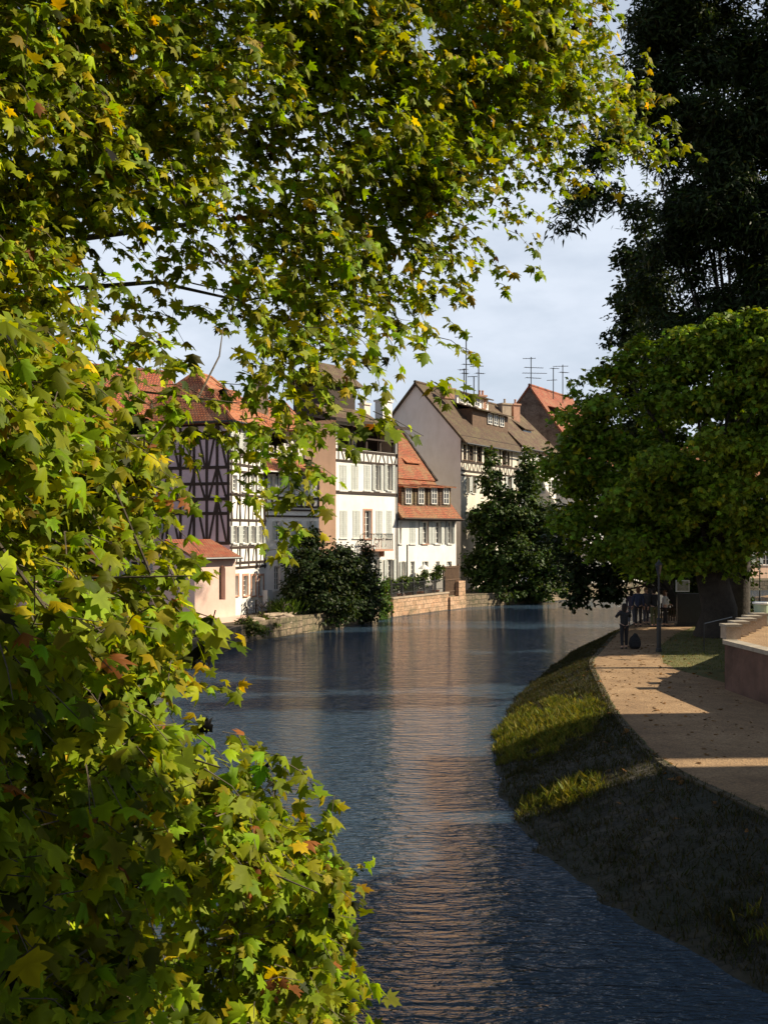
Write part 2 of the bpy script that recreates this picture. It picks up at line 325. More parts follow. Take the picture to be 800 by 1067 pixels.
# water
m, nt, b, L = newmat('water'); M['water'] = m
b.inputs['Base Color'].default_value = (.034, .060, .092, 1); b.inputs['Roughness'].default_value = .04; b.inputs['IOR'].default_value = 1.34
t = N(nt, 'ShaderNodeTexCoord'); prev = None
for (sx_, sy_, scl, dist, det, st) in ((.4, 1.0, .8, .20, 2, .8), (.5, 1.7, 2.4, .22, 3, 1.0), (.6, 1.8, 6.5, .10, 3, 1.0)):
    mp = N(nt, 'ShaderNodeMapping'); mp.inputs['Scale'].default_value = (sx_, sy_, 1); mp.inputs['Rotation'].default_value = (0, 0, R(6))
    n = N(nt, 'ShaderNodeTexNoise'); n.inputs['Scale'].default_value = scl; n.inputs['Detail'].default_value = det; n.inputs['Roughness'].default_value = .5; n.inputs['Distortion'].default_value = .4
    bp = N(nt, 'ShaderNodeBump'); bp.inputs['Strength'].default_value = st; bp.inputs['Distance'].default_value = dist
    L(t.outputs['Object'], mp.inputs['Vector']); L(mp.outputs['Vector'], n.inputs['Vector']); L(n.outputs['Fac'], bp.inputs['Height'])
    if prev: L(prev.outputs['Normal'], bp.inputs['Normal'])
    prev = bp
L(prev.outputs['Normal'], b.inputs['Normal'])
mb = MB(); mb.face([(-60, -60, 0), (180, -60, 0), (180, 130, 0), (-60, 130, 0)]); tag(mb.build('water', 'water'), kind='structure')
# right bank
def bankz(f, x, y):
    s = f*f*(3-2*f)*.25+f*.75
    return -.25+(GZ-.004+.25)*s+(.07*mnoise.noise((x*1.3, y*1.3, 0))+.045*mnoise.noise((x*4, y*4, 3)))*(1 if 0 < f < .98 else 0)
mb = MB(); ys = [-15+.4*i for i in range(290)]; nf = 14; rows = []
for y in ys:
    a, c = sm(WL, y), sm(PL, y); a -= .85+.10*mnoise.noise((0, y*1.1, 5))+.05*mnoise.noise((0, y*4, 5)); rows.append([(a+(c-a)*k/nf, y, bankz(k/nf, a+(c-a)*k/nf, y)) for k in range(nf+1)])
for i in range(len(rows)-1):
    for k in range(nf): mb.face([rows[i][k], rows[i][k+1], rows[i+1][k+1], rows[i+1][k]], [(p[0], p[1]) for p in (rows[i][k], rows[i][k+1], rows[i+1][k+1], rows[i+1][k])])
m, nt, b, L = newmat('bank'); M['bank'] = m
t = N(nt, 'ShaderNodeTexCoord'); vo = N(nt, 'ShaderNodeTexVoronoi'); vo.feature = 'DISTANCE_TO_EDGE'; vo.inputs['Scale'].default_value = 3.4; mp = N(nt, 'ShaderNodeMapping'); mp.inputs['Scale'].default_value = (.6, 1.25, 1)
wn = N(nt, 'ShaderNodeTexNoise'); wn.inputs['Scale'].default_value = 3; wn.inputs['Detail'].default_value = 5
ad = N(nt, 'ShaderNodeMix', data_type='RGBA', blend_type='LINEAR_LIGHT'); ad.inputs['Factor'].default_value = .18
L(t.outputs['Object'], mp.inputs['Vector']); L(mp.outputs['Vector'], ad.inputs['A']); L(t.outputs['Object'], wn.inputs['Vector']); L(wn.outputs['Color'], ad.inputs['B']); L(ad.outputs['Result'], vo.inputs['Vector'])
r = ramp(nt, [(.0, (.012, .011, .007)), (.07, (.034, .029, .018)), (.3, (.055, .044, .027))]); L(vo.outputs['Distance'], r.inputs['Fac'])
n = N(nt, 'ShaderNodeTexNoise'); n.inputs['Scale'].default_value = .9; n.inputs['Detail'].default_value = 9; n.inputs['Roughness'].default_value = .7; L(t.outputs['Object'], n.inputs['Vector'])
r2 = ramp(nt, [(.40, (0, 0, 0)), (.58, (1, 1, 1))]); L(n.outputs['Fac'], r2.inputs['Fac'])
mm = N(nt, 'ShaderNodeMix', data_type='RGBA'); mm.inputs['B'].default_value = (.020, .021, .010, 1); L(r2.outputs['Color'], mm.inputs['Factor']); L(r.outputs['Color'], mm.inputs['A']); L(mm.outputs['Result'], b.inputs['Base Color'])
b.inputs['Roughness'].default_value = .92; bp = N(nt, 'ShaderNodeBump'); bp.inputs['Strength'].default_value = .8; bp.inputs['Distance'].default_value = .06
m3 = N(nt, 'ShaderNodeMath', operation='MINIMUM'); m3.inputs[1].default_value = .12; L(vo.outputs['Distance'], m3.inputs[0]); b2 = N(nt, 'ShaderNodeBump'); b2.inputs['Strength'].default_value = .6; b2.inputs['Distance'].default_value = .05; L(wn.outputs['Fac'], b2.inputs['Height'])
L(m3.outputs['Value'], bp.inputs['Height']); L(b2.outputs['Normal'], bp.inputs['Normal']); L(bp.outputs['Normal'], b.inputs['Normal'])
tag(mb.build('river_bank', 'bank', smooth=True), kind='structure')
mb = MB()
for i in range(len(ys)-1):
    a, c = ys[i], ys[i+1]; mb.face([(sm(PL, a), a, GZ-.004), (sm(PL, a)+140, a, GZ-.004), (sm(PL, c)+140, c, GZ-.004), (sm(PL, c), c, GZ-.004)])
tag(mb.build('grass_verge', 'grassground'), kind='structure')
mb = MB()
for i in range(len(ys)-1):
    a, c = ys[i], ys[i+1]
    e = lambda y: sm(PL, y)+.05*mnoise.noise((y*2, 0, 0))+.03
    mb.face([(e(a), a, GZ), (interp(PR, a), a, GZ), (interp(PR, c), c, GZ), (e(c), c, GZ)])
tag(mb.build('path', 'path'), kind='structure')
mb = MB()      # a kerb of long stones on the river side of the path
for i in range(95):
    y = 9+i*.5
    a, c = Vector((sm(PL, y), y)), Vector((sm(PL, y+.48), y+.48)); n = Vector((-(c-a).y, (c-a).x)).normalized()*.13; j = random.uniform(-.012, .012)
    mb.hexa([(a.x+n.x, a.y+n.y, .7), (c.x+n.x, c.y+n.y, .7), (c.x, c.y, .7), (a.x, a.y, .7), (a.x+n.x, a.y+n.y, .955+j), (c.x+n.x, c.y+n.y, .955+j), (c.x, c.y, .955+j), (a.x, a.y, .955+j)][::1])
tag(mb.build('kerb', 'earth'), kind='structure')
# left bank land, with its quay edge
BK = [(-10, -30), (-10, 20), (-8.6, 38), (-7.2, 46), (-6.4, 51.5), (-4.3, 55.4), (-1.2, 61.5), (.3, 66.3), (5.45, 74.9), (8.5, 77.2), (12.5, 81.5), (18, 87.5), (30, 96.5), (45, 100), (150, 104)]
mb = MB(); far = [(-300, -30), (-300, 20), (-300, 60), (-300, 110), (-280, 160), (-260, 200), (-240, 230), (-200, 260), (-150, 300), (-100, 320), (-50, 350), (0, 380), (50, 400), (120, 400), (400, 400)]
for i in range(len(BK)-1):
    a, c = BK[i], BK[i+1]; z = .9
    mb.face([(*a, z), (*c, z), (*far[i+1], z), (*far[i], z)])
tag(mb.build('left_bank', 'earth'), kind='structure')
mb = MB()
for i in range(len(BK)-1):
    a, c = Vector(BK[i]), Vector(BK[i+1]); n_ = max(1, int((c-a).length/1.2)); prev_ = None
    e = (c-a).normalized(); nn = Vector((e.y, -e.x))
    for k in range(n_+1):
        q = a.lerp(c, k/n_); j = .06*mnoise.noise((q.x*.9, q.y*.9, 0)) if 0 < k < n_ else 0; h_ = .93+.05*mnoise.noise((q.x*.7, q.y*.7, 5)) if 0 < k < n_ else .93
        cur = [(q.x+nn.x*(.12+j), q.y+nn.y*(.12+j), -1.1), (q.x+nn.x*(.03+j), q.y+nn.y*(.03+j), h_), (q.x-nn.x*.3, q.y-nn.y*.3, h_-.02)]
        if prev_: mb.face([prev_[0], cur[0], cur[1], prev_[1]]); mb.face([prev_[1], cur[1], cur[2], prev_[2]])
        prev_ = cur
M['quay_stone'] = tilemat('quay_stone', (.30, .22, .14), (.24, .18, .12), (.10, .08, .05), 1.7, 3.0, moss=(.09, .09, .04), bump=.8, ms=.03)
tag(mb.build('quay_wall', 'quay_stone', loc=(0, 66, 0)), 'low mossy stone quay wall along the whole left bank under the houses', 'wall')

# ------------------------------------------------------------------ houses
def base3(F, z=0): q = F.pt(F.L/2, z, 0); return q
# white house with five rows of tall shutters
F3 = Fac((-3.0, 66), (.6, .8), 6.1); F3.L = F3.uz(414, 500)[0]; D = 8
h3 = thing('house', base3(F3, 0), 'tall white house with louvred shutters and a dark open loggia under its eaves', 'house')
def opx(F, x0, x1, y0, y1, o=0):
    xm = (x0+x1)/2; u0 = F.uz(x0, y0, o)[0]; u1 = F.uz(x1, y0, o)[0]; return u0, u1, F.uz(xm, y1, o)[1], F.uz(xm, y0, o)[1]
ops = []; spec = []
for k, (a, c) in enumerate(((353.5, 361), (366, 373), (379, 385.5), (390.5, 395.5), (403, 408))):
    q = opx(F3, a, c, 484.5, 511); ops.append(q); spec.append((q, 'closed' if k < 3 else 'open', None, 4))
for k, (a, c) in enumerate(((354, 361.5), (367.5, 375), (379.5, 386.5), (391.5, 398), (402.5, 408))):
    q = opx(F3, a, c, 532, 560.5 if k != 2 else 561); ops.append(q); spec.append((q, 'closed' if k != 2 else 'none', 'pink_stone' if k == 2 else None, 4))
for k, (a, c) in enumerate(((353.5, 361), (366, 373), (389, 394.5), (403, 409))):
    q = opx(F3, a, c, 583, 607); ops.append(q); spec.append((q, 'open' if k > 1 else 'closed', None, 4))
M['pink_stone'] = mat('pink_stone', (.50, .27, .18), .8, .2, 4, .3, 20)
lz0, lz1 = F3.uz(380, 469.5)[1], F3.uz(380, 445)[1]
lo = (.15, F3.L-.18, lz0, lz1); ze3 = F3.uz(380, 441)[1]
mb = MB(); F3.grid(mb, -.3, ze3, ops+[lo], .25); mb.build('wall', 'white_plaster', h3)
mb = MB(); mb.face([F3.pt(0, 0, 0), F3.pt(0, 0, -D), F3.pt(0, ze3, -D), F3.pt(0, ze3, 0)]); mb.face([F3.pt(F3.L, 0, 0), F3.pt(F3.L, 0, -D), F3.pt(F3.L, ze3, -D), F3.pt(F3.L, ze3, 0)])
mb.build('side_wall', 'peach_plaster', h3)
for q, s, sur, r in spec: window(F3, *q, h3, s, r, 2, surround=sur, rec=.12 if s == 'closed' else .16)
mb = MB(); F3.box(mb, .1, F3.L-.1, lz0-.2, lz1+.2, -1.7, -1.6); F3.box(mb, .1, F3.L-.1, lz0-.25, lz0-.02, -1.6, -.02)
for k in range(5):
    u = .3+(F3.L-.6)*k/4; F3.box(mb, u-.07, u+.07, lz0, lz1, -.22, -.08)
for k in range(14):
    u = .3+(F3.L-.6)*k/13; F3.box(mb, u-.05, u+.05, lz0-.02, lz1+.1, -1.6, -1.56)
F3.box(mb, .12, F3.L-.15, lz0+.72, lz0+.82, -.06, .05)
lg = mb.build('loggia', 'timber', h3)
for k in (0, 2): window(F3, .9+k*1.15, 1.55+k*1.15, lz0+.2, lz1-.15, lg, None, 3, 2, o=-1.4, rec=.08, sill=False, name='window')
mb = MB()      # timber strip and string courses
zs0, zs1 = F3.uz(380, 482)[1], F3.uz(380, 471)[1]
for z in (zs0, zs1): F3.box(mb, .0, F3.L, z-.07, z+.07, -.01, .045)
for k in range(15):
    u = .25+k*(F3.L-.5)/14; e = (.12, -.12)[k % 2] if k % 3 else 0; beam(F3, mb, (u-e, zs0+.08), (u+e, zs1-.08), .09, 0, .025)
F3.box(mb, .0, F3.L, F3.uz(380, 514.5)[1]-.05, F3.uz(380, 512.8)[1]+.02, -.01, .07)
mb.build('timber_band', 'timber', h3)
mb = MB(); zr = ze3+1.0; mb.slab([F3.pt(-.9, ze3-.02, .75), F3.pt(F3.L+.5, ze3-.02, .75), F3.pt(F3.L+.3, zr, -5), F3.pt(-.9, zr, -5)], .18)
mb.slab([F3.pt(F3.L+.3, ze3, -D-.5), F3.pt(-.9, ze3, -D-.5), F3.pt(-.9, zr-.02, -5.01), F3.pt(F3.L+.3, zr-.02, -5.01)], .18)
F3.box(mb, -.9, F3.L+.5, ze3-.2, ze3-.04, .7, .76, 1)
rf = mb.build('roof', ['dark_tile', 'timber'], h3)
u0, z0 = F3.uz(340, 432, -1.2); u1, z1 = F3.uz(371, 400, -1.2)   # attic tower
mb = MB(); F3.box(mb, u0, u1-.1, ze3, z1-.4, -4, -1.2); tw = mb.build('attic_tower', 'timber', h3)
mb = MB(); mb.slab([F3.pt(u0-.5, z1-.25, -.8), F3.pt(u1+.5, z1-.25, -.8), F3.pt(u1+.1, z1+1.3, -2.6), F3.pt(u0+.3, z1+1.3, -2.6)], .12)
mb.slab([F3.pt(u1+.5, z1-.25, -4.4), F3.pt(u0-.5, z1-.25, -4.4), F3.pt(u0+.3, z1+1.29, -2.605), F3.pt(u1+.1, z1+1.29, -2.605)], .12)
mb.slab([F3.pt(u1+.51, z1-.25, -.8), F3.pt(u1+.51, z1-.25, -4.4), F3.pt(u1+.11, z1+1.28, -2.6)], .1)
mb.slab([F3.pt(-.6, ze3+.15, -.05), F3.pt(u1+1.4, ze3+.15, -.05), F3.pt(u1+.6, ze3+1.0, -1.18), F3.pt(-.6, ze3+1.0, -1.18)], .1)
mb.build('attic_roof', 'brown_tile', tw)
q = px(399.5, 440, 73); chimney((q.x, q.y, ze3-.2), .5, px(0, 416, 73).z-ze3, rf, 'white_plaster', .9, 0)
q = px(380, 440, 75); chimney((q.x, q.y, ze3), .32, px(0, 422, 75).z-ze3, rf, 'cream_plaster', .9, 1)
# balcony
ub0, zb = F3.uz(376.5, 572.5); ub1 = F3.uz(399, 560)[0]; zt = F3.uz(388, 556)[1]
mb = MB(); F3.box(mb, ub0, ub1, zb-.12, zb, .003, .85, 1)
for o in (.82,):
    F3.box(mb, ub0, ub1, zt-.05, zt, o-.03, o+.03)
    for k in range(11): u = ub0+.05+(ub1-ub0-.1)*k/10; F3.box(mb, u-.013, u+.013, zb, zt-.05, o-.013, o+.013)
for u in (ub0+.03, ub1-.03):
    F3.box(mb, u-.02, u+.02, zt-.05, zt, .02, .79)
    for k in range(5): F3.box(mb, u-.013, u+.013, zb, zt-.05, .1+k*.16, .126+k*.16)
for k in range(4):
    u = ub0+.2+k*.42; mb.tube([F3.pt(u, zb+.15, .82), F3.pt(u+.2, (zb+zt)/2+.15, .82), F3.pt(u, zt-.05, .82)], .015, 4)
for u in (ub0+.3, ub1-.3): F3.box(mb, u-.06, u+.06, zb-.5, zb-.123, .0, .3, 1)
mb.build('balcony', ['iron', 'pink_stone'], h3)
mb = MB(); q = F3.pt(F3.L-.12, 0, .09); mb.tube([(q.x, q.y, 1.2), (q.x, q.y, ze3-.3)], .05, 6); mb.build('downpipe', 'metal', h3)

# white house under a steep red roof with four dormers
P4 = F3.pt(F3.L, 0, 0); F4 = Fac((P4.x, P4.y), (.6, .8), 8); F4.L = F4.uz(475, 540)[0]
h4 = thing('house', base3(F4), 'low white house under a steep red tiled roof with a row of four dormers', 'house')
ze4 = F4.uz(445, 538)[1]; ops = []; spec = []
for k, (a, c) in enumerate(((416, 418.5), (426.5, 432.5), (439.5, 445.5), (452.5, 458.5), (466, 470.5))):
    q = opx(F4, a, c, 543.5, 566.5); ops.append(q); spec.append((q, ('none', 'closed', 'open', 'open', 'open')[k]))
for k, (a, c) in enumerate(((418, 421.5), (427.5, 432), (440, 446), (454, 458), (465.5, 470.5))):
    q = opx(F4, a, c, 585, 602); ops.append(q); spec.append((q, ('open', 'none', 'none', 'none', 'none')[k]))
mb = MB(); F4.grid(mb, -.3, ze4, ops, .22); endwalls(F4, mb, F4.L, 8, 0, ze4, ze4+.1, left=False); mb.build('wall', 'white_plaster', h4)
for k, (q, s) in enumerate(spec): window(F4, *q, h4, s, 4, 2, surround='pink_stone' if k == 2 else None, sm='grey_frame' if k in (0, 4) else 'shutter')
kz = F4.uz(470, 503, -2.0)[1]; rz_ = px(0, 447, 81.5).z; mb = MB()
mb.slab([F4.pt(-.02, ze4-.15, .45), F4.pt(F4.L+.15, ze4-.15, .45), F4.pt(F4.L+.15, kz, -2.0), F4.pt(-.02, kz, -2.0)], .14)
mb.slab([F4.pt(-.02, kz+.05, -1.9), F4.pt(F4.L+.25, kz+.05, -1.9), F4.pt(F4.L+.25, rz_, -5.3), F4.pt(-.02, rz_, -5.3)], .16)
mb.slab([F4.pt(F4.L+.25, ze4, -9.5), F4.pt(-.02, ze4, -9.5), F4.pt(-.02, rz_-.003, -5.305), F4.pt(F4.L+.25, rz_-.003, -5.305)], .14)
mb.tube([F4.pt(F4.L+.27, kz+.06, -1.85), F4.pt(F4.L+.27, rz_+.03, -5.3)], .11, 6, 1)
F4.box(mb, 0, F4.L+.1, ze4-.32, ze4-.16, .05, .5, 2)
mb.tube([F4.pt(0, ze4-.2, .56), F4.pt(F4.L+.2, ze4-.2, .56)], .07, 6, 2)
rf4 = mb.build('roof', ['rust_tile', 'dark_tile', 'timber'], h4)
mb = MB(); mb.face([F4.pt(F4.L, 0, 0), F4.pt(F4.L, 0, -9), F4.pt(F4.L, ze4, -9), F4.pt(F4.L, rz_-.2, -5.3), F4.pt(F4.L, kz-.15, -2), F4.pt(F4.L, ze4, 0)]); mb.build('gable_wall', 'cream_plaster', h4)
for a, c in ((420.5, 428.5), (434, 441.5), (447.5, 455), (460, 467.5)):
    u0, u1, z0, z1 = opx(F4, a, c, 508, 526.5, -.3)
    d = dormer(F4, u0-.25, u1+.25, z0, z1+.1, -.3, 2.2, rf4, [(u0+.12, u1-.12)], 'brown_tile', 'rust_tile', .25, 3, .35)
u, z = F4.uz(424, 480, -3); # roof hatch
mb = MB(); mb.slab([F4.pt(u-.4, z-.15, -2.7), F4.pt(u+1.4, z-.15, -2.7), F4.pt(u+1.4, z+.9, -4.2), F4.pt(u-.4, z+.9, -4.2)], .08); F4.box(mb, u-.3, u+1.3, z-.7, z-.2, -3.6, -2.85, 1); mb.build('roof_hatch', ['orange_tile', 'timber'], rf4)
q = px(407, 437, 80)

# tall house showing its bare gable
F5 = Fac((5.89, 81), (.5, .866), 10.6); F5.L = F5.uz(541, 470)[0]
h5 = thing('house', base3(F5), 'tall house with bare grey gable and two tiers of dormers in its mossy roof', 'house')
ze5 = F5.uz(480, 453)[1]; zr5 = 17.15; D5 = 7.8; ops = []; spec = []
for k, (a, c) in enumerate(((482.5, 486), (488.5, 493.5), (496.5, 501.5), (504, 508.5), (523, 526.5), (528, 531))):
    q = opx(F5, a, c, 461, 477); q = (q[0], q[1], 10.95, 12.15); ops.append(q); spec.append((q, 'none', 'wood'))
for a, c in ((484.5, 488), (491.5, 494.5), (504, 508), (516, 520), (528, 532)):
    q = opx(F5, a, c, 497, 514); ops.append(q); spec.append((q, 'open', 'frame'))
for a, c in ((484.5, 488), (492, 495.5), (504, 508), (516, 520), (528, 532)):
    q = opx(F5, a, c, 533, 549); ops.append(q); spec.append((q, 'open', 'frame'))
mb = MB(); F5.grid(mb, -.3, ze5, ops, .25); mb.build('wall', 'cream_plaster', h5)
for q, s, f in spec: window(F5, *q, h5, s, 4, 2, f)
mb = MB(); endwalls(F5, mb, F5.L, D5, 0, ze5, zr5); gw = mb.build('gable_wall', 'grey_plaster', h5)
mb = MB(); F5.box(mb, 0, F5.L, 12.3, ze5, -.01, .06)
z0, z1 = 9.75, 10.8
for z in (z0, z1, z0+.35): F5.box(mb, 0, F5.L, z-.07, z+.07, -.01, .05)
for k in range(30):
    u = .15+k*(F5.L-.3)/29; e = (.1, -.1)[k % 2]; beam(F5, mb, (u-e, z0+.42), (u+e, z1-.07), .09, 0, .028)
for k in range(9):
    u = .05+k*1.22; F5.box(mb, u-.07, u+.07, z1+.07, 12.3, -.01, .048)
mb.build('timber_frame', 'timber', h5)
rf5 = gable_roof(F5, F5.L, D5, ze5, zr5, h5, 'mossy_tile', .55, .22, .5, .16)
q0 = F5.uz(492, 443, -1.0); q1 = F5.uz(527, 430, -1.0); u0, u1 = q0[0], q1[0]
dormer(F5, u0, u1+.4, F5.uz(510, 443, -1)[1], F5.uz(510, 429.5, -1)[1], -1.0, 2.9, rf5, [(u0+(u1-u0)*a, u0+(u1-u0)*(a+.13)) for a in (.42, .60, .78)], 'wood', 'brown_tile', .95, 3, .5)
q0 = F5.uz(476, 424, -2.7); q1 = F5.uz(508, 412, -2.7); u0, u1 = q0[0], q1[0]
dormer(F5, u0, u1+.1, F5.uz(492, 423.5, -2.7)[1], F5.uz(492, 412, -2.7)[1], -2.7, 2.6, rf5, [(u0+(u1-u0)*a, u0+(u1-u0)*(a+.15)) for a in (.06, .30, .54, .80)], 'white_plaster', 'mossy_tile', .7, 2, .45)
mb = MB(); 
q = F5.pt(F5.L-.35, 0, .1); mb.tube([(q.x, q.y, 1), (q.x, q.y, ze5-.6), (q.x+.3, q.y-.2, ze5-.2)], .07, 6); mb.build('downpipe', 'frame', h5)
q = px(466, 403, 84); chimney((q.x, q.y, zr5-1.2), .48, px(0, 404, 84).z-zr5+1.0, rf5, 'pink_stone', .52, 2)
q = px(501, 410, 91); chimney((q.x, q.y, zr5-1.8), .36, px(0, 411, 91).z-zr5+1.6, rf5, 'pink_stone', .52, 2)

# brown roofed house
P6 = F5.pt(F5.L+.02, 0, 0); F6 = Fac((P6.x, P6.y), (.5, .866), 7); F6.L = F6.uz(579, 470)[0]
h6 = thing('house', base3(F6), 'house with a plain steep brown roof and white upper wall beyond the bare gable', 'house')
ze6 = F6.uz(560, 464.5)[1]; zr6 = 17.0; ops = []
for a, c in ((543, 546), (559.5, 564.5), (573.5, 577)): ops.append(opx(F6, a, c, 469, 482)); ops.append(opx(F6, a, c, 500, 514)); ops.append(opx(F6, a, c, 532, 546))
mb = MB(); F6.grid(mb, -.3, ze6, ops, .25); endwalls(F6, mb, F6.L, 8, 0, ze6, zr6); mb.build('wall', 'white_plaster', h6)
for q in ops: window(F6, *q, h6, 'open', 3, 2)
mb = MB(); F6.box(mb, 0, F6.L, F6.uz(560, 487)[1]-.1, F6.uz(560, 487)[1]+.15, -.01, .2); mb.build('cornice', 'stone', h6)
rf6 = gable_roof(F6, F6.L, 8, ze6, zr6, h6, 'brown_tile', .5, .1, .5, .16)
for (x, y, Y, hx, m_) in ((525.5, 430, 96, .5, 'stone'), (536.5, 436, 97, .36, 'pink_stone')):
    q = px(x, y, Y); chimney((q.x, q.y, q.z-1.4), hx, 2.6 if hx < .4 else 2.1, rf6, m_, .52, 1)
mb = MB(); u, z = F6.uz(545, 445, -1.6); mb.slab([F6.pt(u-.6, z-.2, -1.2), F6.pt(u+1.5, z-.2, -1.2), F6.pt(u+1.5, z+1, -3), F6.pt(u-.6, z+1, -3)], .1); F6.box(mb, u-.5, u+1.4, z-1, z-.25, -2.2, -1.4, 1); mb.build('roof_hatch', ['brown_tile', 'glass'], rf6)

# brown brick gable with a bright red roof
F7 = Fac((P6.x+4.2, P6.y+7.6), (.5, .866), 12); a = F7.uz(586, 450)[0]; q = F7.pt(a, 0, 0); F7 = Fac((q.x, q.y), (.5, .866), 12)
h7 = thing('house', base3(F7), 'house with a dark brown brick gable and a bright red tiled roof', 'house')
ze7 = F7.uz(586, 450)[1]; D7 = 7.2; zr7 = px(0, 401, F7.pt(0, 0, -3.4).y).z
ops = [(u, u+1, z, z+1.5) for u in (1.5, 4.2, 7, 9.6) for z in (3.5, 6.8, 10.2)]
mb = MB(); F7.grid(mb, -.3, ze7, ops, .25); mb.build('wall', 'cream_plaster', h7)
for q in ops: window(F7, *q, h7, 'open', 3, 2)
mb = MB(); endwalls(F7, mb, 12, D7, 0, ze7, zr7, .47); mb.build('gable_wall', 'brown_brick', h7)
rf7 = gable_roof(F7, 12, D7, ze7, zr7, h7, 'red_tile', .45, .12, .47, .16)
dormer(F7, 1.2, 5.5, ze7+1.7, ze7+2.5, -1.3, 2.0, rf7, [(1.6, 2.4), (3, 3.8), (4.4, 5.2)], 'timber', 'red_tile', .6, 2)
for (x, Y, u_) in ((566, 102, .3),):
    q = px(x, 405, Y)

# half-timbered corner house
F1 = Fac((-8.0, 55), (.3, .954), 4.6); F1.L = F1.uz(277, 500)[0]; S1 = Fac((-8.0, 55), (-.95, .31), 6, -1)
h1 = thing('house', base3(F1), 'half timbered corner house with a mauve side wall and red hipped roof', 'house')
ze1 = F1.uz(245, 441)[1]; ops = []; spec = []
cols_ = [(242.5, 247.5), (252.5, 257.5), (261, 265.5), (269, 273.5)]
for a, c in cols_:
    q = opx(F1, a, c, 452, 470); ops.append(q); spec.append((q, 'open', 'frame', None))
    q = opx(F1, a, c, 495, 512); ops.append(q); spec.append((q, 'none', 'frame', None))
    q = opx(F1, a, c, 548, 566); ops.append(q); spec.append((q, 'open', 'frame', None))
    q = opx(F1, a+1, c+.5, 600, 620.5); ops.append(q); spec.append((q, 'none', 'frame', 'pink_stone'))
q = opx(F1, 266, 269.5, 625, 639); ops.append(q); spec.append((q, 'none', 'wood', None))
mb = MB(); F1.grid(mb, -.3, ze1, ops, .2); mb.build('wall', 'white_plaster', h1)
for q, s, f, su in spec: window(F1, *q, h1, s, 4, 2, f, surround=su, sill=True)
mb = MB(); S1.grid(mb, -.3, ze1, [], .2); mb.face([F1.pt(F1.L, 0, 0), F1.pt(F1.L, 0, -6), F1.pt(F1.L, ze1, -6), F1.pt(F1.L, ze1, 0)]); mb.build('side_wall', 'mauve_plaster', h1)
mb = MB()
for y in (446, 474, 485, 492, 516, 542, 570, 586, 591): z = F1.uz(255, y)[1]; F1.box(mb, 0, F1.L, z-.06, z+.06, -.01, .045)
for x in (241, 250, 259, 267, 276):
    u = F1.uz(x, 500)[0]; F1.box(mb, max(0, u-.06), u+.06, F1.uz(x, 592)[1], ze1, -.01, .04)
for k in range(9):
    u = .25+k*(F1.L-.5)/8
    for ya, yb in ((484, 475), (541, 518), (585, 572)): beam(F1, mb, (u, F1.uz(255, ya)[1]), (u+(.15 if k % 2 else -.15), F1.uz(255, yb)[1]), .08, 0, .03)
mb.build('timber_frame', 'timber', h1)
mb = MB(); zz = [S1.uz(225, y)[1] for y in (442, 456, 487, 504, 520, 535, 566)]
for z in zz: S1.box(mb, 0, 5.9, z-.08, z+.08, -.01, .045)
for u in (.1, .75, 1.35, 2.1, 2.9, 3.7, 4.5, 5.3): S1.box(mb, u-.07, u+.07, zz[-1], zz[0], -.01, .04)
for u in (.1, 1.35, 2.9, 4.5):
    for k in (0, 2, 4): beam(S1, mb, (u+.1, zz[k+2] if k+2 < 7 else zz[6]), (u+.62, zz[k]), .11, 0, .035); beam(S1, mb, (u+1.15, zz[k+2]), (u+.66, zz[k]), .11, 0, .035)
mb.build('side_timber_frame', 'timber', h1)
def hip(F, u0, u1, o0, o1, ze, zr, hl, hr, parent, m, ridge_o=None, t=.14):
    om = (o0+o1)/2; mb = MB(); A, B, C_, D_ = F.pt(u0, ze, o0), F.pt(u1, ze, o0), F.pt(u1, ze, o1), F.pt(u0, ze, o1); r0, r1 = F.pt(u0+hl, zr, om), F.pt(u1-hr, zr, om)
    mb.slab([A, B, r1, r0], t); mb.slab([C_, D_, r0, r1], t)
    mb.slab([D_, A, r0], t); mb.slab([B, C_, r1], t)
    for a, c in ((A, r0), (B, r1), (r0, r1), (C_, r1), (D_, r0)): mb.tube([a, c], .1, 6)
    mb.tube([A, B], .07, 6, 1); mb.tube([A, D_], .07, 6, 1)
    return mb.build('roof', [m, 'metal'], parent)
rf1 = hip(F1, -.45, F1.L+.3, .45, -6.4, ze1, ze1+3.0, 2.3, 1.2, h1, 'orange_tile')
mb = MB(); uc = 1.4; pr = [F1.pt(uc+1.0*math.cos(a), ze1+.35+1.5*math.sin(a)*(1 if math.sin(a) > 0 else 0), -.3) for a in [math.pi*k/10 for k in range(11)]]
bk = [F1.pt(uc+1.0*math.cos(a), ze1+.6+1.5*math.sin(a), -2.3) for a in [math.pi*k/10 for k in range(11)]]
for k in range(10): mb.face([pr[k], pr[k+1], bk[k+1], bk[k]])
mb.face(pr, None, 0); mb.build('eyebrow_dormer', 'orange_tile', rf1)
q = px(275, 395, 62); chimney((q.x-.2, q.y, ze1+1.0), .4, 2.0, rf1, 'stone', .3, 2)

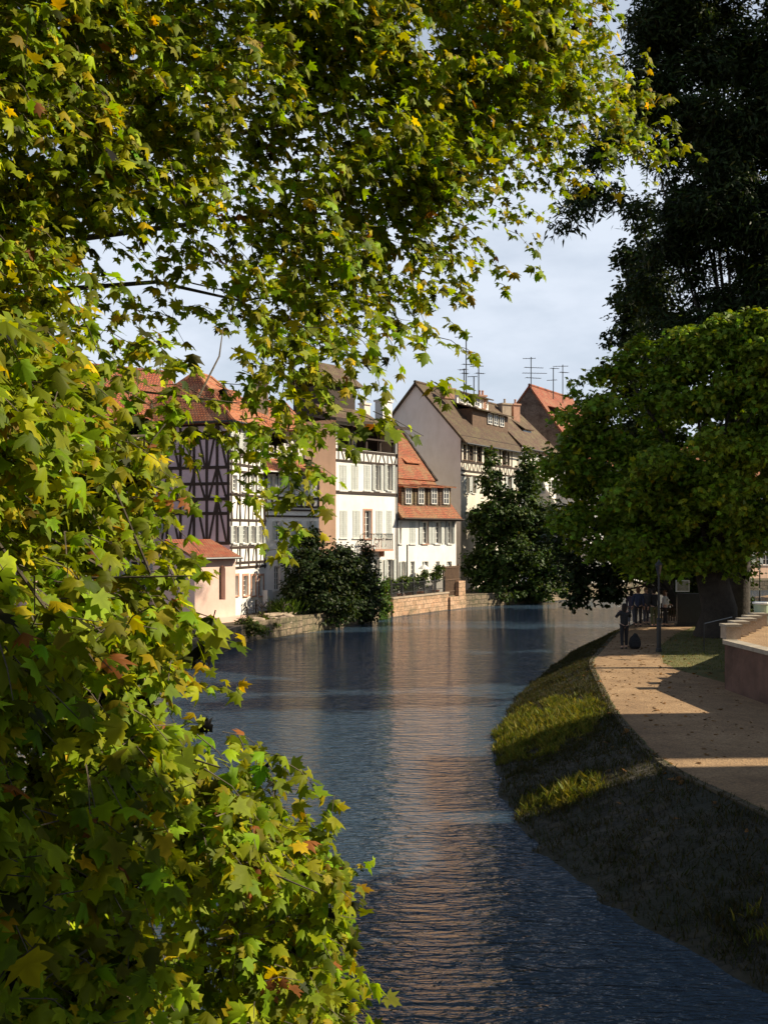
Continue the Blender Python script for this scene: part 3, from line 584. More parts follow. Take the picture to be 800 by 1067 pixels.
# small white timbered house between
P2 = F1.pt(F1.L+.02, 0, -.05); F2 = Fac((P2.x, P2.y), (.74, .67), 3.8); F2.L = F2.uz(332.5, 500)[0]
h2 = thing('house', base3(F2), 'small white timbered house with dark curved rails and an orange pent roof', 'house')
ze2 = F2.uz(315, 491)[1]; ops = []; spec = []
for k, (a, c) in enumerate(((281, 285.5), (291, 295.5), (299, 303.5), (315, 319.5))):
    q = opx(F2, a, c, 496, 516); ops.append(q); spec.append((q, 'open' if k != 1 else 'none'))
for a, c in ((286.5, 291), (306, 310.5), (322, 326)): q = opx(F2, a, c, 543, 563); ops.append(q); spec.append((q, 'open'))
for a, c in ((286, 292), (310, 316)): q = opx(F2, a, c, 590, 615); ops.append(q); spec.append((q, 'none'))
mb = MB(); F2.grid(mb, -.3, ze2, ops, .2); endwalls(F2, mb, F2.L, 5, 0, ze2, ze2+.1)
z8, z9 = ze2+.2, F2.uz(290, 446, -1.3)[1]; op2 = [opx(F2, a, c, 452, 465, -1.3) for a, c in ((281, 284.5), (286.5, 290), (292, 295.5), (297.5, 301), (306, 310))]
F2.grid(mb, z8-.5, z9, op2, .2, o=-1.3); mb.face([F2.pt(F2.L, z8-.5, -1.3), F2.pt(F2.L, z8-.5, -5), F2.pt(F2.L, z9, -5), F2.pt(F2.L, z9, -1.3)])
mb.build('wall', 'white_plaster', h2)
for q, s in spec: window(F2, *q, h2, s, 4, 2)
for q in op2: window(F2, *q, h2, None, 3, 2, o=-1.3, sill=False)
mb = MB()
for y in (519, 528, 531.5, 538): z = F2.uz(305, y)[1]; F2.box(mb, 0, F2.L, z-.05, z+.05, -.01, .06)
for y in (494,): z = F2.uz(305, y)[1]; F2.box(mb, 0, F2.L, z-.05, z+.05, -.01, .05)
for k in range(10): u = .06+k*(F2.L-.12)/9; F2.box(mb, u-.05, u+.05, F2.uz(305, 528)[1], F2.uz(305, 519)[1], -.01, .05)
for u in (.06, F2.L-.06, F2.uz(288.5, 500)[0], F2.uz(306, 500)[0]): F2.box(mb, u-.06, u+.06, F2.uz(305, 519)[1]+.06, ze2, -.01, .045)
for k in range(8): u = .1+k*(F2.L-.2)/7; F2.box(mb, u-.05, u+.05, z8, z9, -1.31, -1.26)
F2.box(mb, 0, F2.L, z8+.35, z8+.45, -1.31, -1.25)
mb.build('timber_frame', 'timber', h2)
mb = MB(); mb.slab([F2.pt(-.1, ze2-.1, .5), F2.pt(F2.L+.12, ze2-.1, .5), F2.pt(F2.L+.05, ze2+.75, -1.28), F2.pt(-.05, ze2+.75, -1.28)], .12)
mb.tube([F2.pt(-.1, ze2-.15, .56), F2.pt(F2.L+.12, ze2-.15, .56)], .07, 6, 1)
zt2 = z9+1.9; mb.slab([F2.pt(-.2, z9-.1, -.8), F2.pt(F2.L+.1, z9-.1, -.8), F2.pt(F2.L+.1, zt2, -3.4), F2.pt(-.2, zt2, -3.4)], .12)
mb.slab([F2.pt(F2.L+.1, z9, -6), F2.pt(-.2, z9, -6), F2.pt(-.2, zt2-.005, -3.405), F2.pt(F2.L+.1, zt2-.005, -3.405)], .12)
mb.build('roof', ['orange_tile', 'metal'], h2)

# pink annex with an arched opening, standing in the river edge
FA = Fac((-9.04, 50.5), (.6, .8), 2.7); FA.L = FA.uz(245.5, 600)[0]
ha = thing('annex', base3(FA), 'small pink annex with one arched opening and a red lean-to roof beside the river', 'annex')
zea = FA.uz(225, 580)[1]; u0, u1, z0, z1 = opx(FA, 228.5, 235, 589, 625)
mb = MB(); FA.grid(mb, -.4, zea, [(u0, u1, z0, z1)], .3)
# fill the corners of the arch head
r = (u1-u0)/2; uc = (u0+u1)/2
for sgn in (-1, 1):
    prev_ = (uc+sgn*r, z1-r)
    for k in range(1, 7):
        a = math.pi/2*k/6; cur = (uc+sgn*r*math.cos(a), z1-r+r*math.sin(a)); mb.face([FA.pt(uc+sgn*r, z1, -.001), FA.pt(*prev_, -.001), FA.pt(*cur, -.001)]); mb.face([FA.pt(*prev_, 0), FA.pt(*cur, 0), FA.pt(*cur, -.3), FA.pt(*prev_, -.3)]); prev_ = cur
mb.face([FA.pt(FA.L, -.4, 0), FA.pt(FA.L, -.4, -3), FA.pt(FA.L, zea, -3), FA.pt(FA.L, zea, 0)]); mb.face([FA.pt(0, -.4, 0), FA.pt(0, -.4, -3), FA.pt(0, zea, -3), FA.pt(0, zea, 0)])
mb.build('wall', 'pink_plaster', ha)
mb = MB(); FA.box(mb, u0, u1, z0, z1, -.6, -.32); mb.build('arched_opening', 'timber', ha)
mb = MB(); mb.slab([FA.pt(-.2, zea-.02, .3), FA.pt(FA.L+.12, zea-.02, .3), FA.pt(FA.L+.12, zea+.85, -1.9), FA.pt(-.2, zea+.85, -1.9)], .12); mb.tube([FA.pt(-.2, zea-.08, .36), FA.pt(FA.L+.12, zea-.08, .36)], .06, 6, 1); mb.build('roof', ['red_tile', 'metal'], ha)
# sloped pink buttress below
mb = MB(); FA.box(mb, FA.L-1.6, FA.L+.25, -.4, FA.uz(235, 638)[1]-.2, .02, .5); mb.build('buttress', 'pink_plaster', ha, bevel=.12)

# houses further left, mostly behind the leaves
def plainhouse(P, d, L_, D, ze, zr, label, wallm, roofm, wins, z0=-.3, groups=None, cat='house', split=.5, sh='open'):
    F = Fac(P, d, L_); h = thing('house', base3(F), label, cat, groups)
    mb = MB(); F.grid(mb, z0, ze, wins, .22); endwalls(F, mb, L_, D, z0, ze, zr, split); mb.build('wall', wallm, h)
    for q in wins: window(F, *q, h, sh, 3, 2)
    return F, h, gable_roof(F, L_, D, ze, zr, h, roofm, .4, .15, split)
plainhouse((-17.2, 52.2), (.8, .6), 8.6, 7, 11.2, 14.4, 'pink walled house with a bright red roof glimpsed through the leaves', 'pink_plaster', 'red_tile', [(u, u+.9, z, z+1.4) for u in (1, 3, 5, 7) for z in (2.4, 5.3, 8.4)])
plainhouse((-27.5, 50), (.9, .43), 9.6, 7, 11.0, 16.3, 'brown roofed house glimpsed through the leaves at the far left', 'cream_plaster', 'brown_tile', [(u, u+.9, z, z+1.4) for u in (1, 3.4, 5.8, 8) for z in (2.4, 5.3, 8.2)])
# houses across the bend, behind the dark trees
plainhouse((17.8, 91.5), (.8, .6), 13.5, 4, 11.5, 13.2, 'pale white house behind the dark trees at the bend of the river', 'white_plaster', 'orange_tile', [(u, u+1, z, z+1.6) for u in (1, 3.4, 5.8, 8.2, 10.6) for z in (2.2, 5.2, 8.3)])
plainhouse((29.2, 99.9), (.93, .36), 14, 9, 10, 14, 'ochre house across the bend glimpsed past the big dark trunk', 'peach_plaster', 'orange_tile', [(u, u+1, z, z+1.6) for u in (1, 3.4, 5.8, 8.2, 10.6, 12.4) for z in (2.2, 5.2, 7.7)])
plainhouse((43, 104.5), (.97, .2), 16, 9, 9.5, 13, 'cream house furthest right across the river bend', 'white_plaster', 'brown_tile', [(u, u+1, z, z+1.6) for u in (1, 3.4, 5.8, 8.2, 10.6, 13) for z in (2.2, 5.2, 7.4)])
# houses on the right bank that stand out of the picture and throw the long shadows
plainhouse((23.0, 26.5), (0, -1), 4.3, 11, 16, 20, 'narrow cream house on the right quay', 'cream_plaster', 'brown_tile', [(u, u+1, z, z+1.6) for u in (1, 3) for z in (3, 6.5, 10)])
plainhouse((23.0, 20.8), (0, -1), 32, 11, 16, 20, 'long cream house on the right quay', 'cream_plaster', 'brown_tile', [(u, u+1, z, z+1.6) for u in (2, 6, 10, 14, 18, 22) for z in (3, 6.5, 10)])

# ------------------------------------------------------------------ roof aerials
def aerial(x, ytop, ybot, Y, arms, label):
    p0, p1 = px(x, ybot, Y), px(x, ytop, Y); t = thing('roof_aerial', p0, label, 'aerial', 'aerials on the roofs')
    mb = MB(); mb.tube([p0-Vector((0, 0, .8)), p1], .045, 6); mb.build('mast', 'metal', t)
    for (f, l, k, ang) in arms:
        c = p0.lerp(p1, f); d = Vector((math.cos(ang), math.sin(ang), 0)); e = Vector((-d.y, d.x, 0)); mb = MB(); mb.tube([c-d*l*.35, c+d*l*.65], .028, 4)
        for i in range(k): q = c+d*l*(-.33+.96*i/max(1, k-1)); ln = .34-.02*i; mb.tube([q-e*ln, q+e*ln], .016, 4)
        mb.build('antenna', 'metal', t)
aerial(485.5, 350, 404, 86, [(.98, 1.4, 3, 3.0), (.70, 1.4, 8, .6), (.45, .9, 5, .3)], 'tallest aerial with a long side arm on the mossy roof')
aerial(483.3, 384, 404, 85, [(.95, .7, 4, 2.6), (.75, .6, 4, .4)], 'short aerial close beside the tallest mast')
aerial(498.5, 381, 402, 89, [(.97, 1.1, 4, 3.0), (.62, .8, 5, .4)], 'aerial with a bent top arm over the right chimney of the mossy roof')
aerial(493.5, 392, 404, 88, [(.97, .8, 3, 3.0)], 'smallest aerial between two taller ones on the mossy roof')
aerial(553, 372, 401, 102, [(.95, 1.2, 5, 3.0), (.62, 1.9, 8, .2), (.42, 2.4, 9, .1), (.25, 1.6, 6, .3)], 'aerial with stacked crossbars on the brick gable peak')
aerial(576.2, 383, 412, 106, [(.97, .9, 4, .2), (.55, 1.0, 6, 2.8)], 'slim straight aerial on the red roof')
aerial(586, 380, 412, 107, [(.95, 1.5, 6, 3.0), (.75, 1.0, 6, .4)], 'aerial with slanted top arm at the right end of the red roof')
aerial(362, 358, 398, 72, [(.9, 1.2, 6, .4)], 'aerial over the attic tower among the leaves')

# ------------------------------------------------------------------ garden terrace on the left bank
TA, TB = Vector((.45, 66.5)), Vector((5.3, 74.6)); td = (TB-TA).normalized(); tL = (TB-TA).length; FT = Fac(TA, td, tL)
FT = Fac((TA.x+.12, TA.y-.1), td, tL)
mb = MB(); FT.box(mb, 0, tL-1.9, -.6, 1.12, -.4, 0); FT.box(mb, tL-1.9, tL+.5, -.6, .85, -.4, .15)
FT.box(mb, -.05, tL-1.85, 1.124, 1.22, -.45, .05, 1); FT.box(mb, tL-.5, tL+.5, .86, 1.9, -.35, .1)
tag(mb.build('terrace_wall', ['sandstone', 'stone'], loc=FT.pt(tL/2, 0)), 'sunlit sandstone retaining wall under the fenced garden terrace', 'wall')
tf = thing('garden_fence', FT.pt(tL/2, 1.22, -.2), 'dark iron garden fence on top of the sandstone terrace wall', 'fence')
mb = MB()
for z in (1.45, 2.05): FT.box(mb, .1, tL-2, z, z+.04, -.24, -.2)
for k in range(62): u = .12+k*(tL-2.2)/61; FT.box(mb, u-.012, u+.012, 1.22, 2.1, -.235, -.205)
mb.build('railing', 'iron', tf)
for k in range(6): mb = MB(); u = .12+k*(tL-2.2)/5; FT.box(mb, u-.04, u+.04, 1.22, 2.3, -.26, -.18); mb.build('post', 'iron', tf)
tr = thing('trellis_screen', FT.pt(tL-1, .9, -.2), 'dark wooden slat screen at the right end of the garden terrace', 'screen')
mb = MB()
for k in range(22): u = tL-2.1+k*.1; FT.box(mb, u, u+.06, .95, 3.0-.02*(k % 3), -.22, -.18)
for z in (1.2, 2.0, 2.85): FT.box(mb, tL-2.15, tL+.15, z, z+.07, -.18, -.14)
mb.build('slats', 'wood', tr)
for k in range(3): mb = MB(); u = tL-2.15+k*1.13; FT.box(mb, u-.05, u+.05, .95, 3.1, -.3, -.225); mb.build('post', 'wood', tr)
mb = MB()
for k in range(5): z = 2.35+k*.13; FT.box(mb, tL-5.2, tL-2.2, z, z+.09, -2.6, -2.56)
for k in range(4): FT.box(mb, tL-5.2+k*.98, tL-5.12+k*.98, .9, 3.1, -2.68, -2.61)
tag(mb.build('board_fence', 'wood', loc=FT.pt(tL-3.7, .9, -2.6)), 'pale brown board fence behind the plants on the garden terrace', 'fence')
mb = MB(); q = FT.pt(3.9, 1, -1.2); mb.tube([(q.x, q.y, .9), (q.x, q.y, 4.5)], .05, 6); tag(mb.build('garden_pole', 'metal', loc=(q.x, q.y, .9)), 'thin dark pole rising from the garden terrace in front of the white wall', 'pole')
def lathe_thing(name, p, prof, m_, label, cat, group=None, n=14): mb = MB(); mb.lathe(p, prof, n); return tag(mb.build(name, m_, loc=p, smooth=False), label, cat, group)
pl = thing('parasol', FT.pt(6.4, .9, -1.3), 'small closed pale parasol lamp shade over the terrace table', 'lamp')
q = FT.pt(6.4, .9, -1.3); mb = MB(); mb.tube([q, q+Vector((0, 0, 2.0))], .03, 6); mb.build('pole', 'metal', pl); mb = MB(); mb.lathe(q+Vector((0, 0, 1.9)), [(.42, 0), (.3, .12), (.08, .3), (.02, .5)], 10); mb.build('shade', 'white', pl)
pl['label'] = 'small white cone shade on a thin pole above the garden terrace'

# ------------------------------------------------------------------ foliage
LT = {}
def tpl(name, pts, ctr, curl):
    v = [(ctr[0], ctr[1], 0)]+[(x, y, 0) for x, y in pts]; v = np.array([(x, y, -curl*abs(x)*.9-curl*.7*max(0, y-.35)**2*2+(0 if i else .02)) for i, (x, y, _) in enumerate(v)], float)
    n = len(pts); f = np.array([(0, 1+i, 1+(i+1) % n) for i in range(n)], int); LT[name] = (v, f)
half = [(.20, -.10), (.50, -.10), (.36, .08), (.47, .16), (.70, .40), (.44, .38), (.27, .42), (.33, .66), (.15, .68)]
tpl('plane', [(0, 0)]+half+[(0, 1.0)]+[(-x, y) for x, y in half[::-1]], (0, .22), .42)
tpl('small', [(0, 0), (.38, .12), (.30, .38), (.42, .62), (0, 1), (-.42, .62), (-.30, .38), (-.38, .12)], (0, .4), .3)
tpl('slim', [(0, 0), (.17, .35), (0, 1), (-.17, .35)], (0, .4), .3)
tpl('oval', [(0, 0), (.34, .25), (.30, .7), (0, 1), (-.30, .7), (-.34, .25)], (0, .45), .3)
def norm(a): return a/np.maximum(np.linalg.norm(a, axis=-1, keepdims=True), 1e-9)
def leafmesh(name, pos, nrm, tip, size, col, tname, m, parent=None, loc=(0, 0, 0)):
    T, Fc = LT[tname]; n = len(pos); k = len(T)
    nrm = norm(nrm); tip = norm(tip-nrm*np.sum(tip*nrm, 1, keepdims=True)); b = np.cross(tip, nrm)
    cu = rng.uniform(-.4, 2.8, (n, 1, 1))
    T = np.repeat(T[None], n, 0).copy(); T[:, 1:, :2] += rng.normal(0, .035, (n, k-1, 2)); T[:, :, 0] *= rng.uniform(.62, 1.15, (n, 1))
    T[:, :, 0] += T[:, :, 1]**2*rng.normal(0, .12, (n, 1))
    V = pos[:, None, :]+size[:, None, None]*(T[:, :, 0:1]*b[:, None, :]+T[:, :, 1:2]*tip[:, None, :]+T[:, :, 2:3]*cu*nrm[:, None, :])
    off = np.array(rootof(parent).location if parent else loc); V = (V-off).reshape(-1, 3)
    Fi = (Fc[None]+(np.arange(n)*k)[:, None, None]).reshape(-1, 3)
    me = bpy.data.meshes.new(name); me.vertices.add(len(V)); me.vertices.foreach_set('co', V.astype(np.float32).ravel())
    me.loops.add(Fi.size); me.loops.foreach_set('vertex_index', Fi.astype(np.int32).ravel()); me.polygons.add(len(Fi))
    me.polygons.foreach_set('loop_start', np.arange(0, Fi.size, 3, dtype=np.int32)); me.polygons.foreach_set('loop_total', np.full(len(Fi), 3, dtype=np.int32))
    me.update(calc_edges=True)
    ca = me.color_attributes.new('Col', 'FLOAT_COLOR', 'POINT'); cc = np.ones((n, k, 4)); cc[:, :, :3] = col[:, None, :]*rng.uniform(.82, 1.12, (n, k, 1)); cc[:, 0, :3] *= .78
    ca.data.foreach_set('color', cc.astype(np.float32).ravel())
    me.materials.append(M[m]); o = bpy.data.objects.new(name, me); C.objects.link(o)
    if parent: o.parent = parent
    else: o.location = loc
    return o
def leafcols(n, base, var=.3, yellow=0., dead=0.):
    c = np.array(base)[None]*(1+rng.normal(0, var, (n, 1)))*(1+rng.normal(0, var*.3, (n, 3))); c = np.clip(c, .004, .9)
    u = rng.random(n); c[u < yellow] = c[u < yellow]*np.array([1.9, 1.25, .8]); v = rng.random(n)
    dm = v < dead; c[dm] = np.array([.30, .11, .03])*rng.uniform(.5, 1.3, (dm.sum(), 1)); return c
def blobtree(base, label, lobes, nleaf, lsize, col, trunk_r, tname='small', cat='tree', group=None, name='tree', clump=.45, per=26, var=.3, yellow=.05, trunkm='dark_bark', forks=True, fill=.45, droop=.4, nb=5):
    """lobes: (centre Vector, rx, rz, weight)"""
    t = thing(name, base, label, cat, group); W = np.array([l[1]*l[1]*l[2]*l[3] for l in lobes]); W = W**.75/np.sum(W**.75)
    ncl = int(nleaf/per); idx = rng.choice(len(lobes), ncl, p=W)
    cen = np.array([tuple(l[0]) for l in lobes])[idx]; rad = np.array([(l[1], l[1], l[2]) for l in lobes])[idx]
    d = norm(rng.normal(size=(ncl, 3))); rr = rng.random(ncl)**fill
    cc = cen+d*rad*rr[:, None]*(1+rng.normal(0, .06, (ncl, 1))); 
    csz = clump*rng.uniform(.6, 1.4, ncl); ci = np.repeat(np.arange(ncl), per); n = len(ci)
    g = rng.normal(size=(n, 3))*.55; g[:, 2] *= .55; pos = cc[ci]+g*csz[ci][:, None]; pos[:, 2] -= .25*csz[ci]*np.linalg.norm(g[:, :2], axis=1)**2
    nr = norm(rng.normal(size=(n, 3)))*.75+np.array([0, 0, .7])+d[ci]*.45
    tp = norm(rng.normal(size=(n, 3)))+norm(g+1e-6)*.8-np.array([0, 0, droop])
    cl = leafcols(n, col, var, yellow)*(rng.uniform(.75, 1.25, ncl)[ci][:, None]); sz = lsize*rng.uniform(.7, 1.35, n)
    leafmesh('crown', pos, nr, tp, sz, cl, tname, 'leaf', t)
    mb = MB(); b = Vector(base); hub = Vector(sum((l[0]*(l[1]*l[3]) for l in lobes), Vector()))/sum(l[1]*l[3] for l in lobes); lo = min(l[0].z-l[2] for l in lobes)
    fk = Vector((b.x*.7+hub.x*.3, b.y*.7+hub.y*.3, max(b.z+.8, b.z*.5+hub.z*.5)))
    mb.tube([b-Vector((0, 0, .4)), b+Vector((.02, .02, .25)), b.lerp(fk, .3)+Vector((.1, -.05, 0))*trunk_r*2, b.lerp(fk, .65)-Vector((.1, .05, 0))*trunk_r*2, fk], [trunk_r*1.5, trunk_r*1.08, trunk_r*.92, trunk_r*.84, trunk_r*.72], 12)
    for l in (lobes if len(lobes) < 30 else random.sample(lobes, 16)):
        e = l[0]; s = b.lerp(fk, random.uniform(.6, 1)) if e.z > fk.z-1 else b.lerp(fk, .8)
        mid = s.lerp(e, .5)+Vector((random.uniform(-.4, .4), random.uniform(-.4, .4), random.uniform(.1, .7))); r0 = max(.03, trunk_r*(.38 if len(lobes) < 30 else .22))
        mb.tube([s, s.lerp(mid, .5)+Vector((0, 0, .15)), mid, e], [r0, r0*.75, r0*.5, r0*.18], 7, cap=False)
        for _ in range(nb):
            q = mid.lerp(e, random.random()); dd = Vector((random.gauss(0, 1), random.gauss(0, 1), random.gauss(.2, .7))).normalized()
            mb.tube([q, q+dd*l[1]*.45+Vector((0, 0, .1)), q+dd*l[1]*.9], [r0*.3, r0*.2, .012], 4, cap=False)
    mb.build('trunk', trunkm, t, smooth=True); return t
def LB(x, y, Y, rx, rz, w=1.0): return (px(x, y, Y), rx, rz, w)
def sublobes(big, n, r0, r1, flat=.6, seed=3):
    rs = random.Random(seed); W = [l[1]*l[2]*l[3] for l in big]; out = []
    for _ in range(n):
        c, rx, rz, w_ = rs.choices(big, W)[0]; d = Vector((rs.gauss(0, 1), rs.gauss(0, 1), rs.gauss(.15, 1))).normalized(); q = rs.random()**.38*rs.uniform(.85, 1.18)
        r = rs.uniform(r0, r1); out.append((Vector((c.x+d.x*rx*q, c.y+d.y*rx*q, c.z+d.z*rz*q)), r, r*flat*rs.uniform(.7, 1.3), rs.uniform(.7, 1.4)))
    return out
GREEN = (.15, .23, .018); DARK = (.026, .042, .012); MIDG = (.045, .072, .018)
# broad maple like tree by the path, lit on its upper left
blobtree((13.8, 44, .95), 'broad bright green tree on the path side, its huge dark trunk behind the people', sublobes([
    LB(648, 425, 43, 1.7, 1.3), LB(698, 395, 43, 2.0, 1.5), LB(613, 462, 43, 1.5, 1.5), LB(668, 480, 42, 2.7, 2.0), LB(753, 395, 42, 2.0, 1.6), LB(803, 385, 41, 2.0, 2.0),
    LB(618, 520, 44, 1.2, 1.0, .5), LB(708, 540, 43, 3.0, 2.0, 1.1), LB(783, 480, 41, 3.4, 3.0, 1.1), LB(868, 470, 42, 3.6, 4, .7), LB(728, 460, 46, 4.0, 3.2), LB(798, 550, 43, 3, 1.4), LB(708, 572, 45, 2.2, 0.55, 1.2),
    LB(598, 405, 43, .45, .5, 1.4), LB(593, 440, 43, .7, .8), LB(598, 500, 43, .9, .9, .6), LB(648, 380, 43, .6, .5, 1.4), LB(708, 352, 43, .8, .6, 1.3), LB(743, 345, 42, .7, .5, 1.3), LB(793, 338, 41, 1.0, .7, 1.2), LB(623, 425, 43, .7, .6), LB(608, 555, 43, .8, .8, .8), LB(648, 560, 43, 1.4, .9, .9), LB(758, 585, 43.5, 2.2, 0.55, .8), LB(698, 572, 44, 2.2, 0.5, .8), LB(658, 572, 43, 1.0, 0.5, .8), LB(723, 585, 42.5, 2.4, 0.55, .9), LB(668, 572, 42.5, 2.2, 0.55, .9)], 230, .38, 1.05, .6)+[LB(598, 405, 43, .4, .4, 1.4), LB(648, 378, 43, .5, .4, 1.4), LB(708, 350, 43, .6, .5, 1.4), LB(743, 343, 42, .6, .4, 1.4), LB(793, 336, 41, .8, .5, 1.4), LB(668, 362, 43, .5, .4, 1.2), LB(620, 392, 43, .5, .4, 1.2)], 80000, .20, GREEN, .78, 'plane', clump=.42, per=26, yellow=.08, fill=.5, nb=2)
# thin dark boughs hanging over the water
blobtree((14.4, 49.5, .95), 'thin leafed dark tree whose low boughs hang over the water behind the woman', [
    LB(600, 545, 50, 1.4, 1.4, .22), LB(640, 520, 50, 1.6, 1.5, .22), LB(650, 570, 50, 1.7, 1.4, .3), LB(600, 590, 50, .9, 1.0, .9), LB(602, 615, 50, .55, .75, 1.6), LB(633, 600, 50, .9, .8, 1.0), LB(635, 618, 50, .7, .35, 1.6), LB(680, 590, 51, 1.6, .5, 1),
    LB(580, 570, 51, .8, .8, .7), LB(620, 490, 51, 1.3, 1.0, .4), LB(690, 560, 51, 2, 1.6, .8)], 9000, .22, DARK, .25, 'small', clump=.36, per=18)
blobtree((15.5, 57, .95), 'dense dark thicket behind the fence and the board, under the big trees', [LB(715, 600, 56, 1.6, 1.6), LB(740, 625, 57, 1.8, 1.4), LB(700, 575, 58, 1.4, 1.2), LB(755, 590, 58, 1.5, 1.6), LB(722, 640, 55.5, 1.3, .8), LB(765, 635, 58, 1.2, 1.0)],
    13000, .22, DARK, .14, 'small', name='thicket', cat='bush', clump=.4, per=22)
# tall dark trees behind
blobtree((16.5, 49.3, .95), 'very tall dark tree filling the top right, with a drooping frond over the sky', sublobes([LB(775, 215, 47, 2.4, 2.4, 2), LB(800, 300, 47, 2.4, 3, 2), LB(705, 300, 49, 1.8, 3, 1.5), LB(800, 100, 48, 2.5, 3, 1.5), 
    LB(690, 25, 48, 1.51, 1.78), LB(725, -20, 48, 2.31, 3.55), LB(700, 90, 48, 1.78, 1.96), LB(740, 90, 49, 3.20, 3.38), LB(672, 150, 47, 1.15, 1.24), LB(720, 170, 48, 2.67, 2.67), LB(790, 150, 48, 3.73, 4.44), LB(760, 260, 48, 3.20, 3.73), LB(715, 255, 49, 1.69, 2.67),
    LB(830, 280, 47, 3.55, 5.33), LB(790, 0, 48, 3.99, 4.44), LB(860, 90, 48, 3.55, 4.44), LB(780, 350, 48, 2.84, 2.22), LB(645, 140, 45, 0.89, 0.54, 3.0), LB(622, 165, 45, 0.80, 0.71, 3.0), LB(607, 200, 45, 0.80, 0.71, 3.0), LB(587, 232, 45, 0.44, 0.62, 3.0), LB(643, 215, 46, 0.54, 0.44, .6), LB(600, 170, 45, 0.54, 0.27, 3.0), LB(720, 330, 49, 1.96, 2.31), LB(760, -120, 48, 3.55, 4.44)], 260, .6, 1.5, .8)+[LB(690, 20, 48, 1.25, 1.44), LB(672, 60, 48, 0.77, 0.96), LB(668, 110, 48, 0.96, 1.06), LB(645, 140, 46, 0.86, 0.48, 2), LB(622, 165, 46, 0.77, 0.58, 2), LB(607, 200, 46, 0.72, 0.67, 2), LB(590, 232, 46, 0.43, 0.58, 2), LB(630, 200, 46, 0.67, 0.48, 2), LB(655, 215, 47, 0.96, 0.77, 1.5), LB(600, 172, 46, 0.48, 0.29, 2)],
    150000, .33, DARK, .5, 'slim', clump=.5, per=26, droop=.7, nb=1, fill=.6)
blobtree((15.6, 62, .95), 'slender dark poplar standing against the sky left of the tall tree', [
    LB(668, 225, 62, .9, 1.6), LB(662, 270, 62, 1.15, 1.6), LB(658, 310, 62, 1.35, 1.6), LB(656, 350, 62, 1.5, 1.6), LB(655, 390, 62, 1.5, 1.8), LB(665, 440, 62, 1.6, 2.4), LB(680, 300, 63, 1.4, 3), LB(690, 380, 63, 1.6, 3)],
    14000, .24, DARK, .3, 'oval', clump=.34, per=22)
# bushy trees on the left bank in front of the bare gable
blobtree((9.7, 80.3, .9), 'dark bushy tree with two pointed tops leaning over the left bank', [
    LB(511, 478, 81, .45, 1.1, 1.6), LB(512, 500, 81, .95, 1.2), LB(551, 480, 81, .5, 1.1, 1.6), LB(549, 502, 81, 1.0, 1.3), LB(532, 535, 81, 2.9, 1.8), LB(507, 545, 80, 1.4, 1.6), LB(566, 545, 81, 1.7, 2.0), LB(535, 580, 80, 3.3, 2.0), LB(505, 590, 79.5, 1.7, 1.5), LB(575, 590, 80, 1.8, 1.8), LB(520, 614, 78.5, 1.8, 1.0), LB(560, 614, 79.5, 2.3, .9)],
    26000, .25, (.050, .085, .018), .3, 'small', clump=.36, per=20, yellow=.05, fill=.35)
# bushes by the water
blobtree((-3.0, 59.3, .9), 'large dark rounded bush at the water edge in front of the timbered house', [
    LB(318, 575, 59, 1.0, 1.1), LB(330, 600, 58.5, 1.7, 1.6), LB(352, 590, 59.5, 1.5, 1.5), LB(312, 618, 57.5, 1.0, 1.1), LB(340, 630, 58.5, 1.9, 1.0), LB(365, 608, 60, 1.3, 1.5), LB(325, 558, 59.5, .55, .6), LB(370, 632, 60.5, 1.3, .9)],
    15000, .20, (.032, .052, .014), .14, 'oval', name='bush', cat='bush', clump=.34, per=22, forks=False)
blobtree((-1.0, 62.4, .9), 'slim dark shrub between the rounded bush and the balcony house', [
    LB(381, 577, 62, .35, 1.0), LB(383, 600, 62, .65, 1.2), LB(384, 625, 62, .75, 1.2), LB(377, 640, 62, .8, .8), LB(362, 578, 62, .5, .35, .5)], 4200, .17, (.03, .042, .013), .07, 'oval', name='shrub', cat='shrub', clump=.26, per=18)
blobtree((.1, 65.4, .9), 'bright ivy covered post at the left end of the sandstone wall', [
    LB(396, 612, 65.2, .45, .8), LB(397, 630, 65, .6, .8), LB(394, 645, 64.6, .65, .7)], 3000, .16, (.07, .13, .025), .07, 'small', name='ivy_shrub', cat='shrub', clump=.2, per=16)
# unseen trees added on the right bank to keep the near side in shade
for (x, y, r, h, lab) in ((26, 43.0, 4.2, 15.0, 'unseen plane tree added on the right quay to shade the big trunk'), (25.5, 54, 4.5, 18, 'tall unseen quay tree added for shade behind the big trunk'), (35, 70, 5.5, 17, 'unseen quay tree added for shade by the river bend')):
    blobtree((x, y, .95), lab, [(Vector((x, y, h)), r, r*.95, 1), (Vector((x-1.5, y+1.5, h-3.5)), r*.9, r*.7, 1), (Vector((x+1.5, y-1, h-4)), r*.9, r*.7, 1), (Vector((x, y-1.5, h+2.5)), r*.7, r*.7, 1)], 20000, .42, MIDG, .4, 'small', clump=.8, per=26)
for (x, y, r_, lab) in ((20, 34.5, .33, 'slender lime tree on the right quay, nearer of two'), (19.5, 38.3, .3, 'slender lime tree on the right quay, farther of two')):
    blobtree((x, y, .95), lab, [(Vector((x, y, 15.5)), 1.5, 1.8, 1), (Vector((x+.5, y, 17.5)), 1.1, 1.4, 1), (Vector((x+.2, y+.4, 13.6)), 1.2, .9, 1)], 2500, .3, MIDG, r_, 'small', clump=.6, per=20)
